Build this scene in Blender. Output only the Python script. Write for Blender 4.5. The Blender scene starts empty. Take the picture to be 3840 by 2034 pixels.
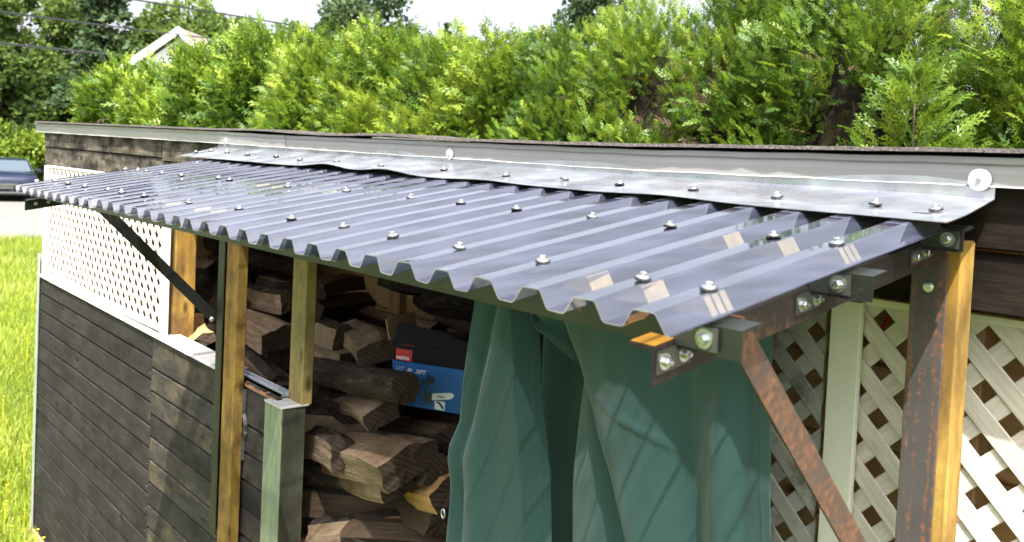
import bpy, bmesh, math, random
import numpy as np
from mathutils import Vector, Matrix, noise
random.seed(7); np.random.seed(7)
SC = bpy.context.scene
COL = SC.collection

# ------------------------------------------------------------------ camera
YAW, PITCH, ROLL = 0.8598, 0.0369, 0.0467
fwd = Vector((-math.sin(YAW)*math.cos(PITCH), math.cos(YAW)*math.cos(PITCH), -math.sin(PITCH)))
rt = Vector((math.cos(YAW), math.sin(YAW), 0)); up = rt.cross(fwd)
c_, s_ = math.cos(ROLL), math.sin(ROLL)
rt, up = c_*rt + s_*up, -s_*rt + c_*up
cam = bpy.data.cameras.new('camera'); camo = bpy.data.objects.new('camera', cam); COL.objects.link(camo)
camo.matrix_world = Matrix(((rt.x, up.x, -fwd.x, 2.8827), (rt.y, up.y, -fwd.y, -1.1099), (rt.z, up.z, -fwd.z, 0.0514), (0, 0, 0, 1)))
cam.sensor_width = 36; cam.lens = 36*3425.6/3840; cam.shift_y = -285/3840
cam.clip_start = 0.05; cam.clip_end = 1000
cam.dof.use_dof = True; cam.dof.focus_distance = 1.75; cam.dof.aperture_fstop = 8.5; cam.dof.aperture_blades = 7
SC.camera = camo
# ------------------------------------------------------------------ world, sun
SUNV = Vector((0.42, -0.33, 1.0)).normalized()
w = bpy.data.worlds.new('World'); SC.world = w; w.use_nodes = True
nt = w.node_tree; nt.nodes.clear()
sky = nt.nodes.new('ShaderNodeTexSky'); sky.sky_type = 'NISHITA'; sky.sun_disc = False
sky.sun_elevation = math.asin(SUNV.z); sky.sun_rotation = math.atan2(SUNV.x, SUNV.y)
sky.air_density = 1.0; sky.dust_density = 6.0; sky.ozone_density = 1.2
bgn = nt.nodes.new('ShaderNodeBackground'); bgn.inputs[1].default_value = 0.098
outn = nt.nodes.new('ShaderNodeOutputWorld')
hsv = nt.nodes.new('ShaderNodeHueSaturation'); hsv.inputs['Saturation'].default_value = 0.40; hsv.inputs['Value'].default_value = 1.45
nt.links.new(sky.outputs[0], hsv.inputs['Color']); nt.links.new(hsv.outputs[0], bgn.inputs[0]); nt.links.new(bgn.outputs[0], outn.inputs[0])
sun = bpy.data.lights.new('sun', 'SUN'); sun.energy = 5.0; sun.angle = math.radians(0.53); sun.color = (1, 0.955, 0.88)
suno = bpy.data.objects.new('sun', sun); COL.objects.link(suno)
suno.rotation_euler = SUNV.to_track_quat('Z', 'Y').to_euler()
SC.view_settings.view_transform = 'Standard'; SC.view_settings.look = 'None'
SC.view_settings.gamma = 1.0; SC.view_settings.exposure = 1.72; SC.view_settings.use_curve_mapping = False
SC.render.engine = 'CYCLES'
cy = SC.cycles
cy.use_denoising = True; cy.max_bounces = 9; cy.diffuse_bounces = 4; cy.glossy_bounces = 4
cy.transparent_max_bounces = 24; cy.transmission_bounces = 6; cy.caustics_reflective = False; cy.caustics_refractive = False
cy.sample_clamp_indirect = 8

# ------------------------------------------------------------------ material helpers
class NB:
    def __init__(s, name):
        s.m = bpy.data.materials.new(name); s.m.use_nodes = True; s.t = s.m.node_tree; s.t.nodes.clear()
        s.out = s.t.nodes.new('ShaderNodeOutputMaterial')
    def n(s, typ, **kw):
        nd = s.t.nodes.new(typ)
        for k, v in kw.items():
            if k.startswith('i_'):
                key = k[2:]; key = int(key) if key.isdigit() else key.replace('_', ' ')
                s.set(nd, key, v)
            else: setattr(nd, k, v)
        return nd
    def set(s, nd, key, v):
        if isinstance(v, bpy.types.NodeSocket): s.t.links.new(v, nd.inputs[key])
        elif isinstance(v, tuple) and len(v) == 3 and nd.inputs[key].type == 'RGBA': nd.inputs[key].default_value = (*v, 1)
        else: nd.inputs[key].default_value = v
    def coords(s, scale=(1, 1, 1), rnd=True, kind='Object'):
        tc = s.n('ShaderNodeTexCoord'); v = tc.outputs[kind]
        if rnd:
            oi = s.n('ShaderNodeObjectInfo')
            mu = s.n('ShaderNodeMath', operation='MULTIPLY', i_0=oi.outputs['Random'], i_1=17.3)
            ad = s.n('ShaderNodeVectorMath', operation='ADD', i_0=v, i_1=mu.outputs[0]); v = ad.outputs[0]
        mp = s.n('ShaderNodeMapping', i_Vector=v, i_Scale=scale)
        return mp.outputs[0]
    def noise(s, vec, scale, detail=4, rough=0.55, dist=0.0):
        return s.n('ShaderNodeTexNoise', i_Vector=vec, i_Scale=scale, i_Detail=detail, i_Roughness=rough, i_Distortion=dist).outputs['Fac']
    def ramp(s, fac, stops, interp='LINEAR'):
        r = s.n('ShaderNodeValToRGB', i_0=fac); cr = r.color_ramp; cr.interpolation = interp
        while len(cr.elements) < len(stops): cr.elements.new(0.5)
        for e, (p, c) in zip(cr.elements, stops):
            e.position = p; e.color = (*c, 1) if isinstance(c, tuple) else (c, c, c, 1)
        return r.outputs[0]
    def mix(s, fac, a, b, mode='MIX'):
        m = s.n('ShaderNodeMix', data_type='RGBA', blend_type=mode)
        s.set(m, 0, fac); s.set(m, 6, a); s.set(m, 7, b); return m.outputs[2]
    def bump(s, h, strength=0.3, dist=0.002):
        return s.n('ShaderNodeBump', i_Strength=strength, i_Distance=dist, i_Height=h).outputs[0]
    def bsdf(s, color, rough=0.6, metallic=0.0, normal=None, spec=0.5, **kw):
        p = s.n('ShaderNodeBsdfPrincipled'); s.set(p, 'Base Color', color); s.set(p, 'Roughness', rough)
        s.set(p, 'Metallic', metallic); s.set(p, 'Specular IOR Level', spec)
        if normal is not None: s.set(p, 'Normal', normal)
        for k, v in kw.items(): s.set(p, k.replace('_', ' '), v)
        return p.outputs[0]
    def done(s, sh): s.t.links.new(sh, s.out.inputs[0]); return s.m

def stretch(axis, a=1.0, b=9.0):
    return tuple(a if k == axis else b for k in range(3))

def wood(name, c1, c2, axis=0, rough=0.7, dirt=None, dirt_amt=0.5, bump=0.35, fine=14, knots=True, dirt_scale=5, spec=0.3):
    b = NB(name); v = b.coords(stretch(axis)); v2 = b.coords(stretch(axis, 1.0, 1.6))
    n1 = b.noise(v, 3.0, 6, 0.6, 0.6); n2 = b.noise(v, fine, 4, 0.65, 0.2)
    col = b.mix(b.ramp(n1, [(0.32, 0.0), (0.68, 1.0)]), c1, c2)
    col = b.mix(b.ramp(n2, [(0.3, 0.45), (0.62, 0.0)]), col, tuple(x*0.45 for x in c1))
    if knots:
        vo = b.n('ShaderNodeTexVoronoi', i_Vector=b.coords(stretch(axis, 1.0, 2.6)), i_Scale=4.2, i_Randomness=1.0)
        k = b.ramp(vo.outputs['Distance'], [(0.05, 1.0), (0.14, 0.0)])
        col = b.mix(k, col, tuple(x*0.22 for x in c1))
    if dirt:
        d = b.ramp(b.noise(v2, dirt_scale, 6, 0.7), [(0.5 - 0.25*dirt_amt, 0.0), (0.78 - 0.25*dirt_amt, 1.0)])
        col = b.mix(d, col, dirt)
    return b.done(b.bsdf(col, rough, 0, b.bump(n2, bump, 0.002 if bump < .95 else 0.006), spec))

M = {}
M['siding'] = wood('charred_brown_siding', (0.026, 0.0225, 0.021), (0.047, 0.0425, 0.039), 0, 0.7, (0.014, 0.012, 0.011), 0.55, 0.4, 16, spec=0.15)
M['siding2'] = wood('patchy_brown_siding', (0.026, 0.023, 0.021), (0.050, 0.045, 0.040), 0, 0.7, (0.10, 0.08, 0.05), 0.06, 0.4, 16, dirt_scale=7, spec=0.15)
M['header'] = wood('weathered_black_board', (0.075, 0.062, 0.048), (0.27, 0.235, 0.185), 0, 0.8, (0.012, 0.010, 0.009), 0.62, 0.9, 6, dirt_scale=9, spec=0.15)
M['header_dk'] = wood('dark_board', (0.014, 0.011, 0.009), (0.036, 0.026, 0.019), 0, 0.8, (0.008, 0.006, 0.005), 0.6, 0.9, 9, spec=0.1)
M['post'] = wood('oiled_yellow_pine', (0.24, 0.130, 0.022), (0.42, 0.270, 0.065), 2, 0.6, (0.085, 0.048, 0.018), 0.55, 0.3, 9, spec=0.3)
M['post_gr'] = wood('greenish_pine', (0.27, 0.19, 0.065), (0.36, 0.26, 0.10), 2, 0.6, (0.12, 0.11, 0.05), 0.35, 0.3, 11)
M['post_green'] = wood('green_treated_board', (0.17, 0.21, 0.12), (0.27, 0.31, 0.19), 2, 0.7, (0.15, 0.17, 0.13), 0.35, 0.35, 9)
M['post_dark'] = wood('dark_algae_board', (0.05, 0.052, 0.036), (0.10, 0.098, 0.062), 2, 0.75, (0.03, 0.03, 0.022), 0.5, 0.45, 9)
M['void'] = None
M['inner'] = wood('raw_pine_board', (0.42, 0.27, 0.11), (0.54, 0.37, 0.17), 0, 0.7, None, 0.5, 0.3, 9)
M['inner_v'] = wood('raw_pine_stud', (0.30, 0.18, 0.085), (0.40, 0.26, 0.13), 2, 0.7, None, 0.5, 0.3, 9)
M['closure'] = wood('tan_closure_wood', (0.30, 0.23, 0.125), (0.38, 0.30, 0.17), 2, 0.7, None, 0, 0.2, 9, knots=False)
M['split'] = wood('split_wood', (0.215, 0.150, 0.095), (0.40, 0.295, 0.205), 2, 0.85, (0.13, 0.08, 0.045), 0.40, 1.0, 15, knots=False, spec=0.15)
M['split_o'] = wood('orange_split_wood', (0.46, 0.24, 0.09), (0.58, 0.36, 0.16), 2, 0.85, (0.22, 0.12, 0.05), 0.3, 1.0, 12, knots=False, spec=0.15)
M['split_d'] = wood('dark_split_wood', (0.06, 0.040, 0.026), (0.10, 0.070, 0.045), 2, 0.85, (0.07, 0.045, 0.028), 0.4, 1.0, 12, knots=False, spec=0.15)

def bark():
    b = NB('bark'); v = b.coords((9, 9, 3.2))
    n1 = b.noise(v, 3.5, 7, 0.7, 0.5); n2 = b.noise(v, 11, 4, 0.6)
    col = b.ramp(n1, [(0.3, (0.014, 0.010, 0.008)), (0.55, (0.036, 0.027, 0.020)), (0.75, (0.11, 0.090, 0.070))])
    col = b.mix(b.ramp(n2, [(0.62, 0.0), (0.72, 0.6)]), col, (0.22, 0.20, 0.15))
    return b.done(b.bsdf(col, 0.9, 0, b.bump(n1, 1.0, 0.012), 0.15))
M['bark'] = bark()
def endgrain():
    b = NB('end_grain'); v = b.coords((1, 1, 1))
    n = b.noise(v, 30, 5, 0.7); wv = b.n('ShaderNodeTexWave', wave_type='RINGS', rings_direction='Z', i_Vector=v, i_Scale=22.0, i_Distortion=3.0).outputs['Fac']
    col = b.mix(b.ramp(wv, [(0.3, 0.0), (0.7, 1.0)]), (0.030, 0.021, 0.015), (0.05, 0.036, 0.025))
    col = b.mix(b.ramp(n, [(0.4, 0.5), (0.6, 0.0)]), col, (0.04, 0.028, 0.02))
    return b.done(b.bsdf(col, 0.9, 0, b.bump(n, 0.5, 0.003), 0.15))
M['end'] = endgrain()

def painted(name, col, rough, rnd=0.04, bscale=60, bstr=0.05, metallic=0.0, dirt=None, dscale=8, damt=0.3, spec=0.5, sc=(1, 1, 1), **kw):
    b = NB(name); v = b.coords(sc)
    n = b.noise(v, bscale, 4, 0.6); n2 = b.noise(v, dscale, 6, 0.65)
    c = b.mix(b.ramp(n2, [(0.3, 0.0), (0.7, 1.0)]), tuple(x*(1-rnd) for x in col), tuple(min(1, x*(1+rnd)) for x in col))
    if dirt: c = b.mix(b.ramp(b.noise(v, dscale*1.7, 7, 0.72), [(0.72-damt*0.4, 0.0), (0.86-damt*0.4, 0.85)]), c, dirt)
    return b.done(b.bsdf(c, rough, metallic, b.bump(n, bstr, 0.001), spec, **kw))
M['lattice'] = wood('white_vinyl_lattice', (0.56, 0.515, 0.455), (0.63, 0.585, 0.52), 0, 0.5, None, 0, 0.35, 15, knots=False)
M['lattice_w'] = painted('white_vinyl', (0.68, 0.66, 0.63), 0.45)
M['lattice_b'] = painted('aged_lattice_batten', (0.68, 0.68, 0.58), 0.5, 0.04, 60, 0.05, 0, (0.10, 0.11, 0.075), 16, 0.16, sc=(1, 1, 0.5))
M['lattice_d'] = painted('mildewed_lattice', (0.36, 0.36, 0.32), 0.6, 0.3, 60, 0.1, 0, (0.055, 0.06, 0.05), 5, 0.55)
M['drip'] = painted('taupe_painted_metal_edging', (0.285, 0.280, 0.280), 0.30, 0.03, 90, 0.02, 0.0, (0.20, 0.18, 0.15), 9, 0.12, 0.6, sc=(0.4, 1, 3))
M['trim_g'] = painted('grey_green_corner_flashing', (0.42, 0.47, 0.42), 0.35, 0.1, 40, 0.04, 0.5, (0.30, 0.36, 0.28), 6, 0.3)
M['cap'] = painted('weathered_cap', (0.55, 0.53, 0.50), 0.45, 0.12, 60, 0.1, 0.2, (0.28, 0.17, 0.09), 12, 0.25)
M['rail'] = painted('grey_aluminium_rail', (0.42, 0.44, 0.50), 0.3, 0.06, 60, 0.02, 0.6)
M['rot'] = painted('rotten_wood_edge', (0.22, 0.11, 0.05), 0.9, 0.4, 60, 0.8, 0, (0.5, 0.42, 0.3), 20, 0.3)
M['rubber'] = painted('black_rubber', (0.02, 0.02, 0.02), 0.5)
M['dark_void'] = painted('shade_black', (0.012, 0.011, 0.010), 0.9)  # flat black painted where the curtain gap and drilled holes fall dark
M['red'] = painted('red_paint', (0.45, 0.04, 0.02), 0.4)

def galv(name, base=(0.56, 0.58, 0.62), r0=0.20, r1=0.42, scale=9):
    b = NB(name); v = b.coords((1, 1, 1))
    vo = b.n('ShaderNodeTexVoronoi', i_Vector=v, i_Scale=28.0, i_Randomness=1.0)
    n = b.noise(v, scale, 6, 0.65, 0.4)
    c = b.mix(b.ramp(n, [(0.35, 0.0), (0.7, 1.0)]), tuple(x*0.82 for x in base), tuple(min(1, x*1.1) for x in base))
    c = b.mix(0.04, c, vo.outputs['Color'])
    r = b.ramp(n, [(0.3, r0), (0.7, r1)])
    sp = b.ramp(b.noise(v, 160, 2, 0.5), [(0.70, 0.0), (0.76, 0.5)])
    c = b.mix(sp, c, (0.8, 0.8, 0.78))
    nb = b.noise(v, 6, 2, 0.5)
    return b.done(b.bsdf(c, r, 0.92, b.bump(nb, 0.25, 0.01), 0.5))
M['galv'] = galv('galvanised_sheet')
M['zinc'] = galv('zinc_plated', (0.55, 0.56, 0.56), 0.18, 0.35)

def steel(name, dark, rust, amt, rough=0.42, metallic=0.75, sc=(30, 30, 2.0)):
    b = NB(name); v = b.coords(sc); v2 = b.coords((1, 1, 1))
    n = b.noise(v, 1.6, 6, 0.62, 0.3); n2 = b.noise(v2, 110, 5, 0.7); n3 = b.noise(v2, 14, 4, 0.6)
    nn = b.n('ShaderNodeMath', operation='ADD', i_0=b.n('ShaderNodeMath', operation='MULTIPLY', i_0=n, i_1=0.6).outputs[0], i_1=b.n('ShaderNodeMath', operation='MULTIPLY', i_0=n2, i_1=0.4).outputs[0]).outputs[0]
    f = b.ramp(nn, [(0.60-amt*0.30, 0.0), (0.76-amt*0.30, 0.9)])
    rc = b.ramp(n2, [(0.3, tuple(x*0.35 for x in rust)), (0.65, rust)])
    dk = b.mix(n3, tuple(x*0.6 for x in dark), tuple(x*1.4 for x in dark))
    c = b.mix(f, dk, rc)
    rg = b.mix(f, (rough,)*3, (0.85,)*3)
    me = b.n('ShaderNodeMath', operation='MULTIPLY', i_0=b.n('ShaderNodeMath', operation='SUBTRACT', i_0=1.0, i_1=f).outputs[0], i_1=metallic).outputs[0]
    return b.done(b.bsdf(c, rg, me, b.bump(n2, 0.25, 0.001), 0.25))
M['steel_dark'] = steel('dark_mill_steel', (0.040, 0.042, 0.038), (0.25, 0.10, 0.03), 0.10, 0.42, 0.6)
M['steel_rusty'] = steel('rusty_steel_upright', (0.060, 0.054, 0.055), (0.26, 0.095, 0.025), 0.36, 0.45, 0.15, (38, 38, 1.0))
M['steel_rust'] = steel('rusted_steel_brace', (0.055, 0.040, 0.033), (0.135, 0.066, 0.034), 0.60, 0.6, 0.15, (14, 14, 14))
M['steel_arm'] = steel('brown_steel_arm', (0.030, 0.024, 0.021), (0.20, 0.08, 0.03), 0.14, 0.5, 0.15, (30, 2, 30))
M['steel_purlin'] = steel('dark_purlin_steel', (0.062, 0.070, 0.058), (0.26, 0.13, 0.035), 0.12, 0.32, 0.85, (2, 30, 30))
M['steel_yellow'] = painted('fresh_orange_rust', (0.42, 0.20, 0.02), 0.6, 0.3, 60, 0.2, 0, (0.12, 0.06, 0.02), 20, 0.35)

def poly():
    b = NB('smoke_tinted_polycarbonate'); v = b.coords((1, 1, 1), kind='Object')
    f1 = b.n('ShaderNodeFresnel', i_IOR=1.78).outputs[0]      # both faces of the thin plate: 2R / (1 + R)
    fr = b.n('ShaderNodeMath', operation='DIVIDE', i_0=b.n('ShaderNodeMath', operation='MULTIPLY', i_0=f1, i_1=2.0).outputs[0], i_1=b.n('ShaderNodeMath', operation='ADD', i_0=f1, i_1=1.0).outputs[0]).outputs[0]
    geo = b.n('ShaderNodeNewGeometry')
    ff = b.n('ShaderNodeMath', operation='SUBTRACT', i_0=1.0, i_1=geo.outputs['Backfacing']).outputs[0]
    fac = b.n('ShaderNodeMath', operation='MULTIPLY', i_0=fr, i_1=ff).outputs[0]
    # smoke tint absorbs along the slanted path through the plate: T ** (1 / cos)
    dt = b.n('ShaderNodeVectorMath', operation='DOT_PRODUCT', i_0=geo.outputs['Incoming'], i_1=geo.outputs['Normal']).outputs['Value']
    ab = b.n('ShaderNodeMath', operation='ABSOLUTE', i_0=dt).outputs[0]
    mxx = b.n('ShaderNodeMath', operation='MAXIMUM', i_0=ab, i_1=0.33).outputs[0]
    iv = b.n('ShaderNodeMath', operation='DIVIDE', i_0=1.0, i_1=mxx).outputs[0]
    ch = [b.n('ShaderNodeMath', operation='POWER', i_0=t, i_1=iv).outputs[0] for t in (0.72, 0.735, 0.76)]
    cc = b.n('ShaderNodeCombineColor', i_0=ch[0], i_1=ch[1], i_2=ch[2]).outputs[0]
    tr = b.n('ShaderNodeBsdfTransparent'); b.set(tr, 0, cc)
    df = b.n('ShaderNodeBsdfDiffuse'); b.set(df, 0, (0.15, 0.165, 0.25))
    sp = b.ramp(b.noise(v, 260, 3, 0.6), [(0.74, 0.0), (0.80, 0.25)])
    st = b.ramp(b.noise(b.coords((9, 0.14, 9)), 9.0, 2, 0.5), [(0.36, 0.10), (0.64, 0.21)])  # streaks down the ribs, put in to throw light bands on the curtain
    dust_and_light_streaks = b.n('ShaderNodeMath', operation='ADD', i_0=sp, i_1=st).outputs[0]
    body = b.n('ShaderNodeMixShader', i_0=dust_and_light_streaks, i_1=tr.outputs[0], i_2=df.outputs[0])
    gl = b.n('ShaderNodeBsdfGlossy'); b.set(gl, 'Roughness', 0.025)
    mx = b.n('ShaderNodeMixShader', i_0=fac, i_1=body.outputs[0], i_2=gl.outputs[0])
    return b.done(mx.outputs[0])
M['poly'] = poly()
M['poly_edge'] = painted('sawn_plastic_edge', (0.15, 0.155, 0.15), 0.35, 0.5, 300, 0.3)
def glass(name, tint=(0.05, 0.07, 0.09), rough=0.05):
    b = NB(name); return b.done(b.bsdf(tint, rough, 0, None, 0.9, Coat_Weight=0.6))
M['glass'] = glass('dark_car_glass')

def fabric():
    b = NB('green_canvas'); v = b.coords((1, 1, 1), rnd=False)
    wx = b.n('ShaderNodeTexWave', bands_direction='X', i_Vector=v, i_Scale=260.0, i_Distortion=1.5).outputs['Fac']
    wz = b.n('ShaderNodeTexWave', bands_direction='Z', i_Vector=v, i_Scale=260.0, i_Distortion=1.5).outputs['Fac']
    n = b.noise(v, 500, 3, 0.7); n2 = b.noise(v, 6, 5, 0.6)
    h = b.n('ShaderNodeMath', operation='ADD', i_0=wx, i_1=wz).outputs[0]
    c = b.mix(n2, (0.026, 0.070, 0.064), (0.040, 0.096, 0.088))
    c = b.mix(b.ramp(n, [(0.35, 0.35), (0.6, 0.0)]), c, (0.018, 0.052, 0.047))
    nb = b.bump(h, 0.25, 0.0006)
    cr = b.bump(b.noise(b.coords((1, 1, 0.35), rnd=False), 9, 3, 0.5), 0.35, 0.02)
    mxn = b.n('ShaderNodeVectorMath', operation='ADD', i_0=nb, i_1=cr).outputs[0]
    mxn = b.n('ShaderNodeVectorMath', operation='NORMALIZE', i_0=mxn).outputs[0]
    p = b.bsdf(c, 0.75, 0, mxn, 0.25, Sheen_Weight=0.25)
    t = b.n('ShaderNodeBsdfTranslucent'); b.set(t, 0, c)
    mx = b.n('ShaderNodeMixShader', i_0=0.10, i_1=p, i_2=t.outputs[0])
    return b.done(mx.outputs[0])
M['fabric'] = fabric()

def leaf(name, stops, trans=0.35, rough=0.45, scale=40, spec=0.35):
    b = NB(name); at = b.n('ShaderNodeAttribute', attribute_name='tone')
    c = b.ramp(at.outputs['Fac'], stops)
    p = b.bsdf(c, rough, 0, None, spec)
    t = b.n('ShaderNodeBsdfTranslucent'); b.set(t, 0, b.mix(0.35, c, (0.16, 0.24, 0.02)))
    mx = b.n('ShaderNodeMixShader', i_0=trans, i_1=p, i_2=t.outputs[0])
    return b.done(mx.outputs[0])
M['cedar'] = leaf('cedar_foliage', [(0.0, (0.022, 0.060, 0.012)), (0.4, (0.062, 0.130, 0.016)), (0.75, (0.15, 0.24, 0.022)), (1.0, (0.30, 0.38, 0.04))], 0.40)
M['cedar_brown'] = leaf('dead_cedar_twigs', [(0.0, (0.04, 0.025, 0.015)), (1.0, (0.14, 0.085, 0.05))], 0.1, 0.8)
M['tree_leaf'] = leaf('tree_foliage', [(0.0, (0.05, 0.085, 0.025)), (0.5, (0.105, 0.160, 0.045)), (1.0, (0.20, 0.26, 0.075))], 0.45, 0.8, spec=0.08)
M['spruce_leaf'] = leaf('spruce_foliage', [(0.0, (0.03, 0.06, 0.03)), (1.0, (0.11, 0.15, 0.08))], 0.35, 0.8, spec=0.08)
M['bush_leaf'] = leaf('bright_bush_foliage', [(0.0, (0.10, 0.17, 0.02)), (1.0, (0.24, 0.32, 0.04))], 0.4)
M['grass'] = leaf('grass_blades', [(0.0, (0.16, 0.23, 0.025)), (0.6, (0.30, 0.37, 0.04)), (1.0, (0.46, 0.47, 0.17))], 0.4)
M['petal'] = painted('yellow_petal', (0.80, 0.62, 0.02), 0.5)
M['petal_v'] = painted('violet_petal', (0.45, 0.35, 0.55), 0.5)
M['trunk'] = wood('tree_trunk_bark', (0.11, 0.085, 0.065), (0.20, 0.165, 0.13), 2, 0.9, (0.05, 0.04, 0.03), 0.4, 1.0, 9, knots=False, spec=0.1)

# ------------------------------------------------------------------ mesh helpers
WORG = {}
def origin_of(o): return WORG.get(o.name, Vector((0, 0, 0)))
def link(o, parent, worg):
    COL.objects.link(o); WORG[o.name] = Vector(worg)
    if parent is not None:
        o.parent = parent; o.location = Vector(worg) - origin_of(parent)
    else: o.location = worg
    return o
def tag(o, label=None, cat=None, group=None, kind=None):
    if label: o['label'] = label
    if cat: o['category'] = cat
    if group: o['group'] = group
    if kind: o['kind'] = kind
    return o
def thing(name, loc, label, cat, group=None):
    o = bpy.data.objects.new(name, None); o.empty_display_size = 0.1; link(o, None, loc); return tag(o, label, cat, group)
def mesh_np(name, V, F4=None, F3=None, smooth=False):
    me = bpy.data.meshes.new(name); V = np.asarray(V, dtype=np.float32)
    n4 = 0 if F4 is None else len(F4); n3 = 0 if F3 is None else len(F3)
    me.vertices.add(len(V)); me.vertices.foreach_set('co', V.ravel())
    idx = []; 
    if n4: idx.append(np.asarray(F4, np.int32).ravel())
    if n3: idx.append(np.asarray(F3, np.int32).ravel())
    idx = np.concatenate(idx); me.loops.add(len(idx)); me.loops.foreach_set('vertex_index', idx)
    tot = np.concatenate([np.full(n4, 4, np.int32), np.full(n3, 3, np.int32)]); st = np.concatenate([[0], np.cumsum(tot)[:-1]]).astype(np.int32)
    me.polygons.add(n4+n3); me.polygons.foreach_set('loop_start', st); me.polygons.foreach_set('loop_total', tot)
    if smooth: me.polygons.foreach_set('use_smooth', np.ones(n4+n3, bool))
    me.update(calc_edges=True); return me
def mk(name, V, F, mat, parent=None, smooth=False, org=None, kind=None, label=None, fmats=None):
    V = [Vector(v) for v in V]
    if org is None:
        mn = Vector([min(v[i] for v in V) for i in range(3)]); mx = Vector([max(v[i] for v in V) for i in range(3)]); org = (mn+mx)/2
        if parent is None: org.z = mn.z
    org = Vector(org)
    me = bpy.data.meshes.new(name); me.from_pydata([tuple(v-org) for v in V], [], F)
    mats = mat if isinstance(mat, (list, tuple)) else [mat]
    for m in mats: me.materials.append(m)
    if fmats is not None: me.polygons.foreach_set('material_index', fmats)
    if smooth: me.polygons.foreach_set('use_smooth', [True]*len(F))
    me.update()
    o = bpy.data.objects.new(name, me); link(o, parent, org)
    if kind: o['kind'] = kind
    if label: o['label'] = label
    return o
def reuse(name, src, worg, parent):
    o = bpy.data.objects.new(name, src.data); return link(o, parent, worg)

def cbox(x0, x1, y0, y1, z0, z1, c=0.0):
    """box, optionally with chamfered edges"""
    if c <= 0:
        V = [(x, y, z) for x in (x0, x1) for y in (y0, y1) for z in (z0, z1)]
        F = [(0, 1, 3, 2), (4, 6, 7, 5), (0, 4, 5, 1), (2, 3, 7, 6), (0, 2, 6, 4), (1, 5, 7, 3)]
        return V, F
    bm = bmesh.new(); V, F = cbox(x0, x1, y0, y1, z0, z1)
    vs = [bm.verts.new(v) for v in V]
    for f in F: bm.faces.new([vs[i] for i in f])
    bmesh.ops.bevel(bm, geom=bm.edges[:], offset=c, segments=1, affect='EDGES')
    bm.verts.index_update(); V = [v.co.copy() for v in bm.verts]; F = [[v.index for v in f.verts] for f in bm.faces]; bm.free()
    return V, F
def box(name, x0, x1, y0, y1, z0, z1, mat, parent=None, c=0.002, **kw):
    V, F = cbox(x0, x1, y0, y1, z0, z1, c); return mk(name, V, F, mat, parent, **kw)
def prism(poly, d, fn):
    """extrude 2D polygon; fn(u, v, w) -> 3D, w in (0, d)"""
    n = len(poly); V = [fn(u, v, 0) for u, v in poly]+[fn(u, v, d) for u, v in poly]
    F = [list(range(n))[::-1], list(range(n, 2*n))]+[[i, (i+1) % n, n+(i+1) % n, n+i] for i in range(n)]
    return V, F
def fixn(o):
    bm = bmesh.new(); bm.from_mesh(o.data); bmesh.ops.recalc_face_normals(bm, faces=bm.faces[:]); bm.to_mesh(o.data); bm.free(); return o
def sweep_section(name, sec, path, mat, parent, smooth=False, **kw):
    """sec: closed list of (a, b); path: list of fn(a, b)->3D per station"""
    n = len(sec); V = []; F = []
    for fn in path: V += [fn(a, b) for a, b in sec]
    for k in range(len(path)-1):
        for i in range(n): F.append([k*n+i, k*n+(i+1) % n, (k+1)*n+(i+1) % n, (k+1)*n+i])
    F.append(list(range(n))[::-1]); F.append(list(range((len(path)-1)*n, len(path)*n)))
    return fixn(mk(name, V, F, mat, parent, smooth, **kw))
def disc(cx, r, h0, h1, seg, axis_fn, r2=None):
    r2 = r if r2 is None else r2
    V = []; F = []
    for h, rr in ((h0, r), (h1, r2)):
        V += [axis_fn(rr*math.cos(2*math.pi*i/seg), rr*math.sin(2*math.pi*i/seg), h) for i in range(seg)]
    F = [list(range(seg))[::-1], list(range(seg, 2*seg))]+[[i, (i+1) % seg, seg+(i+1) % seg, seg+i] for i in range(seg)]
    return V, F
def lathe(prof, seg, fn):
    V = []; F = []
    for r, h in prof: V += [fn(r*math.cos(2*math.pi*i/seg), r*math.sin(2*math.pi*i/seg), h) for i in range(seg)]
    for k in range(len(prof)-1):
        for i in range(seg): F.append([k*seg+i, k*seg+(i+1) % seg, (k+1)*seg+(i+1) % seg, (k+1)*seg+i])
    F.append(list(range(seg))[::-1]); F.append(list(range((len(prof)-1)*seg, len(prof)*seg)))
    return V, F
def merge(*vf):
    V = []; F = []
    for v, f in vf:
        k = len(V); V += list(v); F += [[i+k for i in ff] for ff in f]
    return V, F
def lerp(a, b, t): return a+(b-a)*t
def pl(pts, x):
    """piecewise linear"""
    if x <= pts[0][0]: return pts[0][1]
    for (x0, y0), (x1, y1) in zip(pts, pts[1:]):
        if x <= x1: return y0+(y1-y0)*(x-x0)/(x1-x0)
    return pts[-1][1]

GZ = -2.10
# ------------------------------------------------------------------ ground
def ground_mat():
    b = NB('lawn_ground'); v = b.coords((1, 1, 1), rnd=False)
    n = b.noise(v, 3, 8, 0.7); n2 = b.noise(v, 0.5, 4, 0.6)
    c = b.mix(b.ramp(n, [(0.3, 0.0), (0.7, 1.0)]), (0.045, 0.068, 0.016), (0.085, 0.115, 0.028))
    c = b.mix(b.ramp(n2, [(0.5, 0.0), (0.7, 0.5)]), c, (0.12, 0.125, 0.05))
    return b.done(b.bsdf(c, 0.9, 0, b.bump(n, 0.8, 0.05), 0.2))
def quadgrid(name, x0, x1, y0, y1, nx, ny, zf, mat, kind='structure'):
    V = [(lerp(x0, x1, i/nx), lerp(y0, y1, j/ny), 0) for j in range(ny+1) for i in range(nx+1)]
    V = [(x, y, zf(x, y)) for x, y, _ in V]
    F = [[j*(nx+1)+i, j*(nx+1)+i+1, (j+1)*(nx+1)+i+1, (j+1)*(nx+1)+i] for j in range(ny) for i in range(nx)]
    o = mk(name, V, F, mat, None, True, org=(0, 0, GZ)); o['kind'] = kind; return o
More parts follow.
